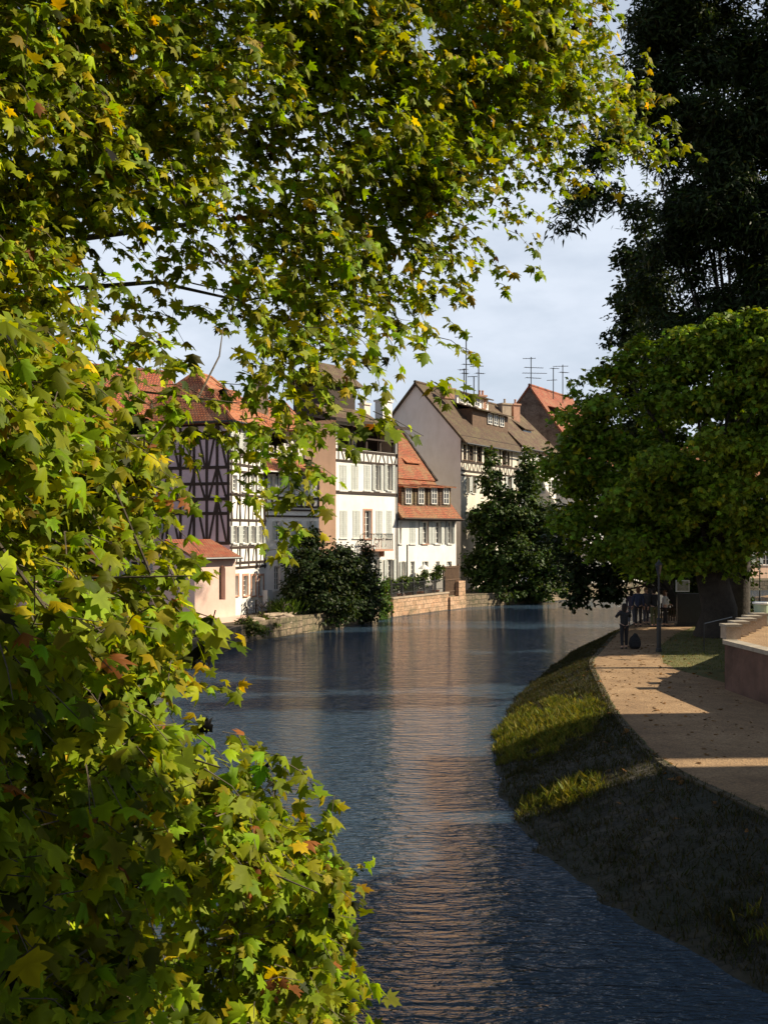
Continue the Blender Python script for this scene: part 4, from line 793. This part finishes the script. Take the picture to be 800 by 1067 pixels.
blobtree((13.0, 15.0, .95), 'low spreading unseen plane tree added to darken the near right bank', [(Vector((11.5, 13.2, 7.0)), 2.7, 2.2, 1), (Vector((13.5, 15.2, 7.5)), 2.6, 2.2, 1), (Vector((10.2, 15.2, 5.8)), 1.7, 1.5, 1), (Vector((15.5, 13.5, 8)), 3, 2, 1), (Vector((11.0, 11.0, 6)), 2.0, 1.8, 1)], 16000, .3, MIDG, .35, 'small', clump=.6, per=24)  # out of view, added to cut sky light on bank and path
blobtree((7.4, 4.6, 2.0), 'unseen young plane tree added beside the bridge to shade the near leaves', [(Vector((5.6, 5.2, 7.6)), 2.0, 2.0, 1), (Vector((6.4, 4.6, 9.4)), 2.0, 1.5, 1), (Vector((4.6, 4.2, 6.4)), 1.3, 1.1, 1)], 11000, .2, MIDG, .16, 'plane', clump=.4, per=16)  # out of view, put in to block sun from the lower left leaves

# ------------------------------------------------------------------ the great plane tree in the foreground
GRID = """999998899999999500
999988899999999710
999987689899999860
899998887999976363
999988888899725030
999776788898231000
994556788876420000
972343688765100000
962322587653000000
986632268402100000
997643571031000000
999963374100000000
999920431000000000
999920240000000000
999940010000000000
999981000000000000
999995000000000000
999971000000000000
999961000000000000
999985100000000000
999999720000000000
999999993000000000
999999999000000000
999999999100000000
999999999200000000
999966999200000000
999967999400000000
999999999700000000""".split()
def gval(x, y):
    gx, gy = x/40-.5, y/40-.5
    ix, iy = math.floor(gx), math.floor(gy); fx, fy = gx-ix, gy-iy
    g = lambda a, b: int(GRID[min(max(b, 0), len(GRID)-1)][min(max(a, 0), 17)])
    return (g(ix, iy)*(1-fx)+g(ix+1, iy)*fx)*(1-fy)+(g(ix, iy+1)*(1-fx)+g(ix+1, iy+1)*fx)*fy
def zrange(x, y):
    if y < 345:
        f = max(-.5, min(1.1, x/640)); return (9.3+5.6*f, 12.6+6.2*f)
    if x >= 262 and y < 640: return (10.5, 14.0)
    f = max(-.6, min(1.4, x/270)); c = (7.0 if y < 520 else 7.0-min(1.3, (y-520)/150))+4.4*f
    if y >= 640: c = 5.7+4.6*max(-.5, x/400)
    return (c-1.0, c+1.3)
pt_root = thing('plane_tree', (-8.2, 9.5, .9), 'huge plane tree whose sunlit leaves frame the left and top of the river view', 'tree')
limbs = []; tb = Vector((-8.2, 9.5, .9)); MBt = MB()
MBt.tube([tb-Vector((0, 0, .6)), tb+Vector((0, 0, .4)), tb+Vector((.15, .1, 3)), tb+Vector((.05, .2, 6)), tb+Vector((.2, .3, 9))], [.75, .5, .42, .36, .28], 12)
for (x, y, Y, z0, r0) in ((60, 90, 16.5, 8, .11), (180, 30, 17, 8.5, .11), (300, 150, 17, 7.5, .10), (430, 60, 15.5, 8.5, .14), (560, 120, 12, 8, .13), (470, 230, 14.5, 7.2, .11), (330, 300, 14.5, 6.5, .11), (120, 290, 15, 6, .06), (250, 420, 10.5, 5.5, .08), (150, 480, 9, 5, .09), (200, 600, 8.5, 4, .08), (60, 650, 6, 3.6, .08), (60, 850, 5.6, 3, .07), (230, 800, 7.6, 3.4, .09), (330, 930, 7.6, 3, .08), (150, 980, 6.5, 2.6, .07), (-250, 150, 13, 8, .15), (-200, -200, 12, 9, .15), (200, -200, 13, 9, .15), (450, -150, 13, 9, .13)):
    if y < 345: Y = 13.4+6.2*max(-.5, x/640)
    s = tb+Vector((.1, .15, z0-.9)); e = px(x, y, Y); m1 = s.lerp(e, .35)+Vector((0, 1.1+ random.uniform(-.3, .3), .5)); m2 = s.lerp(e, .7)+Vector((random.uniform(-.2, .2), random.uniform(-.2, .2), .35))
    r0 *= .62; m0 = s.lerp(m1, .5)+Vector((random.uniform(-.1, .1), random.uniform(-.3, .3), random.uniform(-.3, .1))); m3 = m2.lerp(e, .5)+Vector((0, random.uniform(-.3, .3), random.uniform(-.35, .25)))
    P = [s, m0, m1, m1.lerp(m2, .5)+Vector((0, random.uniform(-.3, .3), random.uniform(-.3, .3))), m2, m3, e]; limbs += [m1.lerp(m2, k/4) for k in range(5)]+[m2.lerp(e, k/5) for k in range(6)]
    MBt.tube(P, [r0, r0*.85, r0*.7, r0*.55, r0*.4, r0*.25, r0*.1], 8, cap=False)
LA = np.array([tuple(q) for q in limbs])
pos, nr, tp, sz, cl = [], [], [], [], []; ntw = 0; twigs = MB(); used = {}
def sprig(c, Y, s0):
    """a twig with its leaves"""
    global ntw
    tv = Vector((c.x+8, c.y-9, 0)).normalized()
    d = Vector((tv.x*.5+random.gauss(.15, .5), random.gauss(-.1, .5), random.gauss(-.35, .5))).normalized()
    Ln = random.uniform(.22, .6); a = c-d*Ln*.5; bnd = Vector((0, 0, -.12*Ln)); pts = [a, a.lerp(c+d*Ln*.5, .5)-bnd*.5, c+d*Ln*.5+bnd]
    if random.random() < .8: twigs.tube(pts, [.006, .0045, .003], 3, cap=False)
    n = random.randint(6, 11); flip = random.random()
    for i in range(n):
        f = (i+.4)/n; p = pts[0].lerp(pts[1], f*2) if f < .5 else pts[1].lerp(pts[2], f*2-1)
        s = Vector((random.gauss(0, 1), random.gauss(0, 1), random.gauss(0, .7))).normalized(); s = (s+d*.5).normalized()
        st = random.uniform(.04, .10); q = p+s*st-Vector((0, 0, .02)); pos.append(q[:])
        up = Vector((random.gauss(.42, .5), random.gauss(-.35, .45), random.gauss(.65, .35))); nr.append(up[:])
        t_ = s*.7+Vector((random.gauss(0, .35), random.gauss(0, .35), random.gauss(-.75, .35))); tp.append(t_[:])
        sz.append(s0*random.choice((.55, .8, 1, 1, 1.15, 1.3))*random.uniform(.85, 1.15))
    if random.random() < .10:
        i = int(np.argmin(np.sum((LA-np.array(a))**2, 1))); e = Vector(LA[i]); 
        used[i] = used.get(i, 0)+1
        if .5 < (e-a).length < 1.9 and used[i] < 3:
            m_ = e.lerp(a, .5)+Vector((random.gauss(0, .12), random.gauss(0, .12), random.uniform(.0, .3))); twigs.tube([e, m_, a], [.012, .009, .005], 5, cap=False)
for gy in range(-7, 28):
    for gx in range(-8, 18):
        for sub in range(4):
            x0, y0 = gx*40+(sub % 2)*20, gy*40+(sub//2)*20
            v = gval(max(x0+10, 2), max(y0+10, 2)); 
            if v < .35 or (x0+10 > 640 and y0 < 60): continue
            off = x0 < -20 or y0 < -20
            od = -math.log(max(1-v/9.3, .018))*(1.6 if y0 < 420 else 1.6)
            if off: od *= .7
            za, zb = zrange(x0+10, y0+10); Ym = (za+zb)/2; S0 = .128 if y0 > 345 else .128; la = (.42*S0*S0)*(FPX/Ym)**2*.62
            ns = od*400/la/8.4; k = int(ns)+(random.random() < ns-int(ns))
            for _ in range(k):
                for _try in range(6):
                    Y = random.uniform(za, zb); c = px(x0+random.uniform(0, 20), y0+random.uniform(0, 20), Y)
                    if mnoise.noise(c*1.15)+.5*mnoise.noise(c*2.9+Vector((7, 0, 0))) > .05: break
                else: continue
                sprig(c, Y, S0)
for _ in range(2600):      # unseen crown added above and left of the view to block sky light
    Y = random.uniform(1.0, 8.5); c = Vector((random.uniform(-9, -.4), Y, random.uniform(8.0, 12)))
    if c.z > EYE+.505*Y+.9 or c.x < -.364*Y-.9: sprig(c, Y, .17)
for _ in range(1500):
    Y = random.uniform(1.0, 8); c = Vector((-.364*Y-random.uniform(.8, 3.5), Y, random.uniform(2, 9))); sprig(c, Y, .17)
n = len(pos); pos, nr, tp, sz = map(np.array, (pos, nr, tp, sz)); print('plane leaves', n)
cl = leafcols(n, (.205, .262, .007), .38, .13, .005)
leafmesh('crown', pos, nr, tp, sz, cl, 'plane', 'plane_leaf', pt_root)
MBt.build('trunk', 'bark', pt_root, smooth=True); twigs.build('twigs', 'bark', pt_root)

# ------------------------------------------------------------------ grass on the slope and verge
gp, gh, gc = [], [], []
while len(gp) < 60000:
    y = random.uniform(9, 48); f = random.uniform(.02, .99); a, c = sm(WL, y)-.85, sm(PL, y); x = a+(c-a)*f; z = bankz(f, x, y)
    if z < .01: continue
    X, Yp = 400+x/y*FPX, HZ+(EYE-z)/y*FPX
    dn = .26+.45*max(0, mnoise.noise((x*1.2, y*1.2, 9)))
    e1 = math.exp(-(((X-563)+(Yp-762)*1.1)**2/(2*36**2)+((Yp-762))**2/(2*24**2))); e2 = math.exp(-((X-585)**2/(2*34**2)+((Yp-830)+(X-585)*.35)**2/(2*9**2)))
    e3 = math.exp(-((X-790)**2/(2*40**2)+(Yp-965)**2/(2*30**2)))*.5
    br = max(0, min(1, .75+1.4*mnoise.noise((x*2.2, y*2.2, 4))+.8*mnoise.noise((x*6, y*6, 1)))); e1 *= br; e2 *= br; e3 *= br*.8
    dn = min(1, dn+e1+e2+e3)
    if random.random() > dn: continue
    gp.append((x, y, z-.02)); gh.append(random.uniform(.05, .12)+.22*max(e1, e2, e3)*random.random()); g = random.random(); pk = max(e1, e2, e3) > .3; gc.append(((.22, .19, .035) if g < .45 else (.12, .15, .022)) if pk else ((.060, .050, .022) if g < .55 else (.042, .052, .015)))  # sunlit spots painted as brighter blades, the other slope blades coloured darker
while len(gp) < 74000:
    y = random.uniform(33, 60); x = random.uniform(interp(PR, y)-.1, interp(PR, y)+6)
    gp.append((x, y, GZ-.02)); gh.append(random.uniform(.04, .10)); gc.append((.10, .14, .025) if random.random() < .7 else (.17, .15, .04))
for _ in range(900):
    q = px(random.gauss(300, 6), 652, 57.2); gp.append((q.x, q.y+random.gauss(0, .4), .6)); gh.append(random.uniform(.4, 1.1)); gc.append((.10, .17, .03))
n = len(gp); gp = np.array(gp); gh = np.array(gh); tip = rng.normal(size=(n, 3))*.35+np.array([0, 0, 1]); nrm = rng.normal(size=(n, 3)); nrm[:, 2] *= .2
T0 = np.array([(0, .3, 0), (.07, 0, 0), (.05, .55, .05), (0, 1, .25), (-.05, .55, .05), (-.07, 0, 0)], float); LT['blade'] = (T0, np.array([(0, 1, 2), (0, 2, 3), (0, 3, 4), (0, 4, 5), (0, 5, 1)]))
tag(leafmesh('grass', gp, nrm, tip, gh*1.15, np.array(gc)*rng.uniform(.6, 1.3, (n, 1)), 'blade', 'grass'), 'rough grass and weeds tufted over the river slope and verge', 'grass', kind='stuff')

fl_n = 900; fp = []
while len(fp) < fl_n:
    y = random.uniform(11, 44); x = random.uniform(sm(PL, y)-1.6, interp(PR, y)+1.5); 
    if x > 9.2 and y < 31: continue
    z = GZ+.012 if x > sm(PL, y) else bankz(max(0, 1-(sm(PL, y)-x)/max(.5, sm(PL, y)-sm(WL, y)+.5)), x, y)+.05
    if random.random() < .35+.65*abs(mnoise.noise((x, y, 2)))*2: fp.append((x, y, z))
fp = np.array(fp); nf_ = len(fp); tag(leafmesh('fallen_leaves', fp, rng.normal(size=(nf_, 3))*.25+np.array([0, 0, 1]), rng.normal(size=(nf_, 3)), rng.uniform(.06, .13, nf_), np.array([.22, .11, .035])*rng.uniform(.4, 1.3, (nf_, 1)), 'plane', 'grass'), 'dry brown leaves scattered over the path and its edge', 'fallen leaves', kind='stuff')
# ------------------------------------------------------------------ terrace with its wall on the right
TW = [(30, 17.5), (14, 18), (10.6, 21.5), (9.75, 25), (9.38, 29.1), (10.0, 30.9), (11.2, 33.2), (12.6, 35.5), (15.5, 40.5), (19, 45), (60, 47)]
TZ = 2.28; mb = MB(); cap = MB(); 
for i in range(len(TW)-1):
    a, c = Vector(TW[i]), Vector(TW[i+1]); mb.face([(a.x, a.y, GZ-.2), (c.x, c.y, GZ-.2), (c.x, c.y, TZ-.08), (a.x, a.y, TZ-.08)])
    e = (c-a).normalized(); nn = Vector((e.y, -e.x)); nn = -nn
    cap.hexa([(p.x, p.y, z) for z in (TZ-.08, TZ+.03) for p in (a+nn*.06, c+nn*.06, c-nn*.34, a-nn*.34)])
rw = thing('retaining_wall', (9.38, 29.1, GZ), 'dark red brown retaining wall with pale coping beside the path on the right', 'wall')
mb.build('wall', 'wall_old', rw); cap.build('coping', 'concrete', rw)
mb = MB()
for i in range(len(TW)-1):
    a, c = TW[i], TW[i+1]; mb.face([(a[0], a[1], TZ), (c[0], c[1], TZ), (60, 40, TZ)] if i else [(a[0], a[1], TZ), (c[0], c[1], TZ), (60, 30, TZ)])
mb.face([(30, 17.5, TZ), (60, 30, TZ), (60, 17.5, TZ)]); mb.face([(30, 17.5, TZ), (60, 40, TZ), (60, 30, TZ)])
tag(mb.build('terrace', 'path'), kind='structure')
BL = [(9.66, 29.45), (10.22, 30.45), (10.78, 31.45), (11.3, 32.45), (11.85, 33.5)]
lab = ['front stone parapet block on the corner of the retaining wall, nearest the path', 'second stone parapet block back from the corner of the retaining wall', 'third stone parapet block back, middle of the row of five', 'fourth stone parapet block back from the wall corner', 'rearmost stone parapet block, beside the pale green bin']
for (x, y), l in zip(BL, lab):
    b_ = thing('parapet_block', (x, y, TZ+.03), l, 'stone block', 'stone blocks along the retaining wall')
    mb = MB(); mb.box((x, y, TZ+.20), (.21, .2, .165), R(5)); mb.build('block', 'stone', b_, bevel=.025)
    mb = MB(); mb.box((x, y, TZ+.405), (.24, .23, .038), R(5)); mb.build('cap_stone', 'concrete', b_, bevel=.015)
M['green_bin'] = mat('green_bin', (.34, .42, .30), .5, .15, 4, .05)
bn = thing('litter_bin', (12.1, 33.9, TZ), 'pale green litter bin with a rim, at the far end of the parapet blocks', 'bin')
mb = MB(); mb.lathe((12.1, 33.9, TZ), [(.17, 0), (.19, .04), (.24, .68), (.25, .7)], 16); mb.build('bin_body', 'green_bin', bn)
mb = MB(); mb.lathe((12.1, 33.9, TZ+.7), [(.25, 0), (.275, .01), (.275, .06), (.22, .07), (.2, .02)], 16); mb.build('rim', 'white', bn)
mb = MB(); a = px(733, 654, 38); c = px(762, 645, 41); a.z, c.z = 2.0, 2.0; mb.tube([a, c], .022, 6); mb.tube([a-Vector((0, 0, 1.1)), a], .02, 6); mb.tube([c-Vector((0, 0, 1.1)), c], .02, 6)
tag(mb.build('handrail', 'metal', loc=a), 'thin steel handrail in the shade between the trunk and the stone blocks', 'handrail')

# street lamp, sign board, low fence, far lamp
sx_, sy_ = 9.93, 38.2; lp = thing('street_lamp', (sx_, sy_, GZ), 'black lamp post with pale lantern, standing on the path edge right of the woman', 'street lamp')
mb = MB(); mb.lathe((sx_, sy_, GZ), [(.11, 0), (.11, .12), (.085, .16), (.08, 1.12), (.10, 1.15), (.10, 1.2), (.045, 1.24), (.038, 2.75), (.06, 2.78), (.06, 2.84)], 12); mb.build('post', 'iron', lp)
mb = MB(); mb.lathe((sx_, sy_, GZ+2.84), [(.07, 0), (.13, .30), (.13, .32)], 8); mb.build('lantern', 'glass', lp)
mb = MB(); mb.lathe((sx_, sy_, GZ+3.16), [(.16, 0), (.05, .12), (.015, .2)], 8); mb.build('lamp_cap', 'iron', lp)
sg = thing('sign_board', px(712, 652, 49), 'dark box board with a small white framed panel on top, left of the big trunk', 'sign')
q = px(720, 636, 49); mb = MB(); mb.box((q.x, q.y, 1.75), (.68, .12, .72)); mb.box((q.x, q.y, 1.0), (.75, .2, .06)); mb.build('board', 'iron', sg, bevel=.02)
q = px(710.5, 611, 49); mb = MB(); mb.box((q.x, q.y-.02, q.z+.02), (.31, .05, .27)); mb.build('panel_frame', 'white', sg)
M['panel'] = mat('panel', (.18, .17, .12), .4, .5, 3, 0, c2=(.5, .5, .42)); mb = MB(); mb.box((q.x, q.y-.08, q.z+.02), (.26, .012, .22)); mb.build('panel', 'panel', sg)
fn = thing('low_fence', px(680, 650, 51), 'short wooden paling fence with a pale base stone at the right of the group', 'fence')
a, c = px(686, 652, 51.0), px(707, 652, 50.6); mb = MB()
for k in range(9): q = a.lerp(c, k/8); mb.box((q.x, q.y, 1.42), (.035, .015, .46))
mb.build('palings', 'wood', fn); mb = MB(); mb.box(((a.x+c.x)/2, (a.y+c.y)/2, 1.62), ((c.x-a.x)/2, .02, .03), math.atan2(c.y-a.y, c.x-a.x)); mb.build('rail', 'wood', fn)
mb = MB(); mb.box(((a.x+c.x)/2, (a.y+c.y)/2-.3, 1.0), ((c.x-a.x)/2, .07, .05), math.atan2(c.y-a.y, c.x-a.x)); mb.build('base_stone', 'concrete', fn)
q = px(791, 612, 62); l2 = thing('street_lamp', (q.x, q.y, GZ), 'thin distant lamp post in the sun right of the big dark trunk', 'street lamp')
mb = MB(); mb.lathe((q.x, q.y, GZ), [(.09, 0), (.07, .5), (.04, .6), (.035, 3.4)], 8); mb.build('post', 'iron', l2); mb = MB(); mb.lathe((q.x, q.y, GZ+3.4), [(.1, 0), (.18, .35), (.05, .5)], 8); mb.build('lantern', 'glass', l2)

# stones, planters and plants along the left bank
for (x, y, Y, r_, lab_) in ((258, 652, 50.5, .5, 'low sunlit shrub at the foot of the pink annex'), (273, 648, 53.2, .4, 'small weedy shrub among the pale stones by the timbered house'), (296, 652, 55.8, .45, 'leafy weed clump on the bank edge left of the large dark bush')):
    q = px(x, y, Y); blobtree((q.x, q.y, .8), lab_, [(q+Vector((0, 0, .1)), r_, r_*.8, 1), (q+Vector((r_*.9, .1, -.1)), r_*.8, r_*.6, 1), (q+Vector((-r_*.8, 0, -.2)), r_*.7, r_*.6, 1)], 900, .13, (.09, .12, .022), .03, 'small', name='low_shrub', cat='shrub', clump=.2, per=12)
st = thing('stone_edging', px(278, 655, 54.5), 'low edging of rough pale stones at the water in front of the timbered house', 'stones')
mb = MB()
for k in range(60):
    x = 255+random.random()*50; q = px(x, 0, np.interp(x, [262, 312], [52.3, 55.6])+random.uniform(-.2, .5)); q.z = random.uniform(.0, .95); s = random.uniform(.12, .3)
    bm = bmesh.new(); bmesh.ops.create_icosphere(bm, subdivisions=2, radius=1)
    for v in bm.verts: v.co = Vector((v.co.x*s*1.5, v.co.y*s, v.co.z*s*.6))*(1+.25*mnoise.noise(v.co*1.7+Vector((k, 0, 0))))+q
    for f in bm.faces: mb.face([v.co.copy() for v in f.verts])
    bm.free()
mb.build('rocks', 'stone', st)
a, c = px(276, 0, 54.9), px(316, 0, 57.6); mb = MB(); mb.box(((a.x+c.x)/2, (a.y+c.y)/2, 1.0), ((c-a).length/2, .35, .05), math.atan2(c.y-a.y, c.x-a.x)); mb.build('plank', 'stone', st)
mb = MB(); q = F1.pt(F1.L-.55, 1.35, .35); mb.box((q.x, q.y, 1.75), (.32, .14, .36), math.atan2(.954, .3)); mb.box((q.x, q.y, 1.3), (.3, .1, .09), math.atan2(.954, .3))
tag(mb.build('air_unit', 'white', loc=(q.x, q.y, 1.2), bevel=.02), 'small white box unit by the corner of the timbered house', 'box')
for k, (u, o, hgt, lab_) in enumerate(((.6, -.7, .9, 'leafy potted shrub at the left end of the garden terrace'), (2.0, -.6, 1.1, 'rounded potted shrub second from the left on the garden terrace'), (3.3, -.8, .8, 'low potted shrub in the middle of the garden terrace'), (4.8, -.7, 1.2, 'tall potted shrub under the white cone shade'), (7.0, -.7, 1.5, 'climbing shrub against the dark slat screen'))):
    q = FT.pt(u, .9, o); blobtree(tuple(q+Vector((0, 0, .35))), lab_, [(q+Vector((0, 0, hgt)), .42, .45, 1), (q+Vector((.2, 0, hgt+.4)), .3, .3, 1)], 700, .14, (.07, .11, .02), .03, 'small', name='potted_plant', cat='plant', clump=.16, per=12, group='plants on the garden terrace')
    root = [o_ for o_ in bpy.data.objects if o_.get('label') == lab_][0]
    mb = MB(); mb.lathe(q, [(.16, 0), (.24, .4), (.26, .4), (.26, .46), (.2, .46), (.2, .42)], 12); mb.build('pot', 'terracotta', root)

# ------------------------------------------------------------------ people
def skin(name, verts, edges, rad, m, parent, sub=1, root=0):
    off = rootof(parent).location; me = bpy.data.meshes.new(name); me.from_pydata([tuple(Vector(v)-off) for v in verts], edges, []); o = bpy.data.objects.new(name, me); C.objects.link(o); o.parent = parent
    o.modifiers.new('skin', 'SKIN'); me.skin_vertices.new() if not me.skin_vertices else None
    for i, r in enumerate(rad): me.skin_vertices[0].data[i].radius = r if isinstance(r, tuple) else (r, r); me.skin_vertices[0].data[i].use_root = (i == root)
    sb = o.modifiers.new('sub', 'SUBSURF'); sb.levels = sub; sb.render_levels = sub; me.materials.append(M[m]); return o
def person(loc, face, H, label, top, legs_m, hair_m, hairlen=.15, arms='down', skirt=False, stride=.12, sleeve=True, bag=None):
    t = thing('person', loc, label, 'person', None); k = H/1.75; f = Vector((math.sin(face), math.cos(face), 0)); r = Vector((f.y, -f.x, 0)); b = Vector(loc)
    P = lambda s, u, z: b+(r*s+f*u+Vector((0, 0, z)))*k
    V, E, Rd = [], [], []
    def add(p, rad, par=None):
        V.append(p); Rd.append(tuple(x*k for x in rad) if isinstance(rad, tuple) else rad*k)
        if par is not None: E.append((par, len(V)-1))
        return len(V)-1
    pel = add(P(0, 0, .95), (.15, .11)); wai = add(P(0, 0, 1.1), (.125, .095), pel); che = add(P(0, .01, 1.30), (.155, .11), wai); nb = add(P(0, 0, 1.45), (.08, .07), che)
    nk = add(P(0, .01, 1.52), .05, nb); hd = add(P(0, .02, 1.60), (.075, .085), nk); ht = add(P(0, .02, 1.69), (.075, .085), hd)
    legs, arm = [], []
    for s in (-1, 1):
        st_ = stride*s; h_ = add(P(.09*s, 0, .88), .09, pel); kn = add(P(.10*s, st_*.5+.02, .49), .058, h_); an = add(P(.10*s, st_, .09), .038, kn); to = add(P(.115*s, st_+.14, .035), (.045, .03), an); legs.append((h_, kn, an, to))
        sh = add(P(.17*s, 0, 1.42), .06, nb)
        if arms == 'down': q = [(.235, -.02, 1.14), (.25, .06, .90)]
        elif arms == 'raised': q = [(.30, .10, 1.22), (.10, .30, 1.42)]
        else: q = [(.25, .0, 1.14), (.12, .22, 1.08)]
        el = add(P(q[0][0]*s, q[0][1], q[0][2]), .042, sh); wr = add(P(q[1][0]*s, q[1][1], q[1][2]), .027, el); arm.append((sh, el, wr))
        d = (V[wr]-V[el]).normalized(); pm = add(V[wr]+d*.07*k, (.036, .018), wr)
        lat = d.cross(Vector((0, 0, 1))); lat = lat.normalized() if lat.length > .2 else f.copy()
        for j, (a_, ln) in enumerate(((-.03, .075), (-.01, .085), (.01, .08), (.03, .065))): add(V[pm]+(d*ln+lat*a_)*k, .008, pm)
        add(V[wr]+(d*.06+lat*.055)*k, .010, wr)
    skin('body', V, E, Rd, 'skin', t)
    # jacket
    v2 = [P(0, 0, .84), V[wai], V[che], V[nb], P(0, .0, 1.49)]; e2 = [(0, 1), (1, 2), (2, 3), (3, 4)]; r2 = [(.185*k, .14*k), (.16*k, .125*k), (.185*k, .14*k), (.10*k, .09*k), (.065*k, .06*k)]
    for sh, el, wr in arm:
        i = len(v2); v2 += [V[sh], V[el], V[el].lerp(V[wr], .9 if sleeve else .2)]; e2 += [(3, i), (i, i+1), (i+1, i+2)]; r2 += [.078*k, .06*k, .046*k]
    skin('jacket', v2, e2, r2, top, t)
    if skirt:
        mb = MB(); mb.lathe(P(0, 0, .60), [(.23*k, 0), (.20*k, .2*k), (.16*k, .42*k), (.14*k, .46*k)], 14); mb.build('skirt', legs_m, t, smooth=True)
    else:
        v3 = [P(0, 0, 1.04)]; e3 = []; r3 = [(.165*k, .13*k)]
        for h_, kn, an, to in legs: i = len(v3); v3 += [V[h_], V[kn], V[an]+Vector((0, 0, .03))]; e3 += [(0, i), (i, i+1), (i+1, i+2)]; r3 += [.105*k, .075*k, .058*k]
        skin('trousers', v3, e3, r3, legs_m, t)
    for h_, kn, an, to in legs: skin('shoe', [V[an]-f*.03-Vector((0, 0, .035)), V[to]+f*.02], [(0, 1)], [(.05*k, .05*k), (.05*k, .035*k)], 'iron', t)
    bm = bmesh.new(); bmesh.ops.create_uvsphere(bm, u_segments=14, v_segments=10, radius=1)
    hc = P(0, .0, 1.665)
    for v in bm.verts:
        loc_ = v.co.copy(); dp = r*loc_.x*.098*k+f*loc_.y*.105*k+Vector((0, 0, loc_.z*.115*k))
        if loc_.z < .1 and loc_.y < .35: dp.z -= hairlen*k*(.1-loc_.z)*1.1; dp *= 1.0
        if loc_.y > .35 and loc_.z < .35: dp = dp*.6
        v.co = hc+dp
    mb = MB()
    for fc in bm.faces: mb.face([v.co.copy() for v in fc.verts])
    bm.free(); mb.build('hair', hair_m, t, smooth=True)
    mb = MB(); mb.tube([P(0, .10, 1.655), P(0, .135, 1.625)], [.010*k, .017*k], 6)
    mb.build('nose', 'skin', t)
    for s in (-1, 1): mb = MB(); mb.lathe(P(.033*s, .098, 1.66), [(.008, -.008), (.013, 0), (.008, .008)], 8); mb.build('eye', 'iron', t); mb = MB(); mb.lathe(P(.088*s, .02, 1.63), [(.008, -.03), (.018, 0), (.008, .03)], 8); mb.build('ear', 'skin', t)
    mb = MB(); mb.tube([P(-.025, .098, 1.585), P(0, .108, 1.582), P(.025, .098, 1.585)], .007*k, 5); mb.build('mouth', 'terracotta', t)
    return t
for nme, c in (('cloth_black', (.022, .022, .025)), ('cloth_navy', (.035, .045, .09)), ('cloth_grey', (.10, .10, .12)), ('cloth_olive', (.08, .09, .04)), ('cloth_white', (.62, .62, .60)), ('cloth_violet', (.10, .08, .12)), ('hair_dark', (.018, .013, .01)), ('hair_brown', (.12, .055, .025)), ('hair_blond', (.30, .19, .09))):
    M[nme] = mat(nme, c, .85, .25, 9, .2, 60)
Z = GZ
wp = Vector((px(650, 676, 39.2).x, 39.2, Z)); person(wp, -.15, 1.68, 'woman with long dark hair standing alone on the path, arms raised, in dark clothes', 'cloth_black', 'cloth_black', 'hair_dark', .34, 'raised', skirt=False, stride=.05)
bg_ = thing('bag', wp+Vector((.42, .1, 0)), 'dark bag standing on the path beside the lone woman', 'bag'); q = bg_.location
bg_['label'] = 'dark slumped backpack standing on the path at the lone woman\'s side'
bm = bmesh.new(); bmesh.ops.create_icosphere(bm, subdivisions=3, radius=1)
mb = MB()
for v in bm.verts: v.co = Vector((v.co.x*.19*(1.15-.35*v.co.z), v.co.y*.13, max(-.98, v.co.z*1.15)*.27+.27))*(1+.1*mnoise.noise(v.co*2))+q
for f_ in bm.faces: mb.face([v.co.copy() for v in f_.verts])
bm.free(); mb.build('sack', 'cloth_black', bg_, smooth=True)
mb = MB(); mb.tube([q+Vector((-.08, -.12, .46)), q+Vector((0, -.14, .6)), q+Vector((.08, -.12, .46))], .012, 5); mb.build('handle', 'cloth_black', bg_)
mb = MB(); mb.box((q.x, q.y-.15, q.z+.2), (.12, .04, .09)); mb.build('pocket', 'cloth_black', bg_, bevel=.02)
for (x, Y, face, H, lab_, tp_, lg_, hr_, hl, arms) in (
    (657.5, 49.6, .5, 1.60, 'leftmost person of the group, half hidden behind the navy jacket, in violet', 'cloth_violet', 'cloth_grey', 'hair_dark', .1, 'down'),
    (664.5, 48.6, .2, 1.80, 'tall red haired person in a dark navy jacket, seen from behind', 'cloth_navy', 'cloth_black', 'hair_brown', .06, 'down'),
    (672.5, 49.8, 2.8, 1.74, 'person with a pale face turned this way, between navy and olive jackets', 'cloth_grey', 'cloth_grey', 'hair_blond', .06, 'down'),
    (681, 48.4, -.2, 1.78, 'broad person in black top and olive lower half, back to the river', 'cloth_black', 'cloth_olive', 'hair_dark', .06, 'down'),
    (692.5, 48.8, 1.9, 1.66, 'rightmost person of the group with a white sleeve and brown hair', 'cloth_white', 'cloth_black', 'hair_brown', .14, 'folded')):
    person(Vector(((x-400)/FPX*Y, Y, Z)), face, H, lab_, tp_, lg_, hr_, hl, arms, stride=random.uniform(.02, .1))
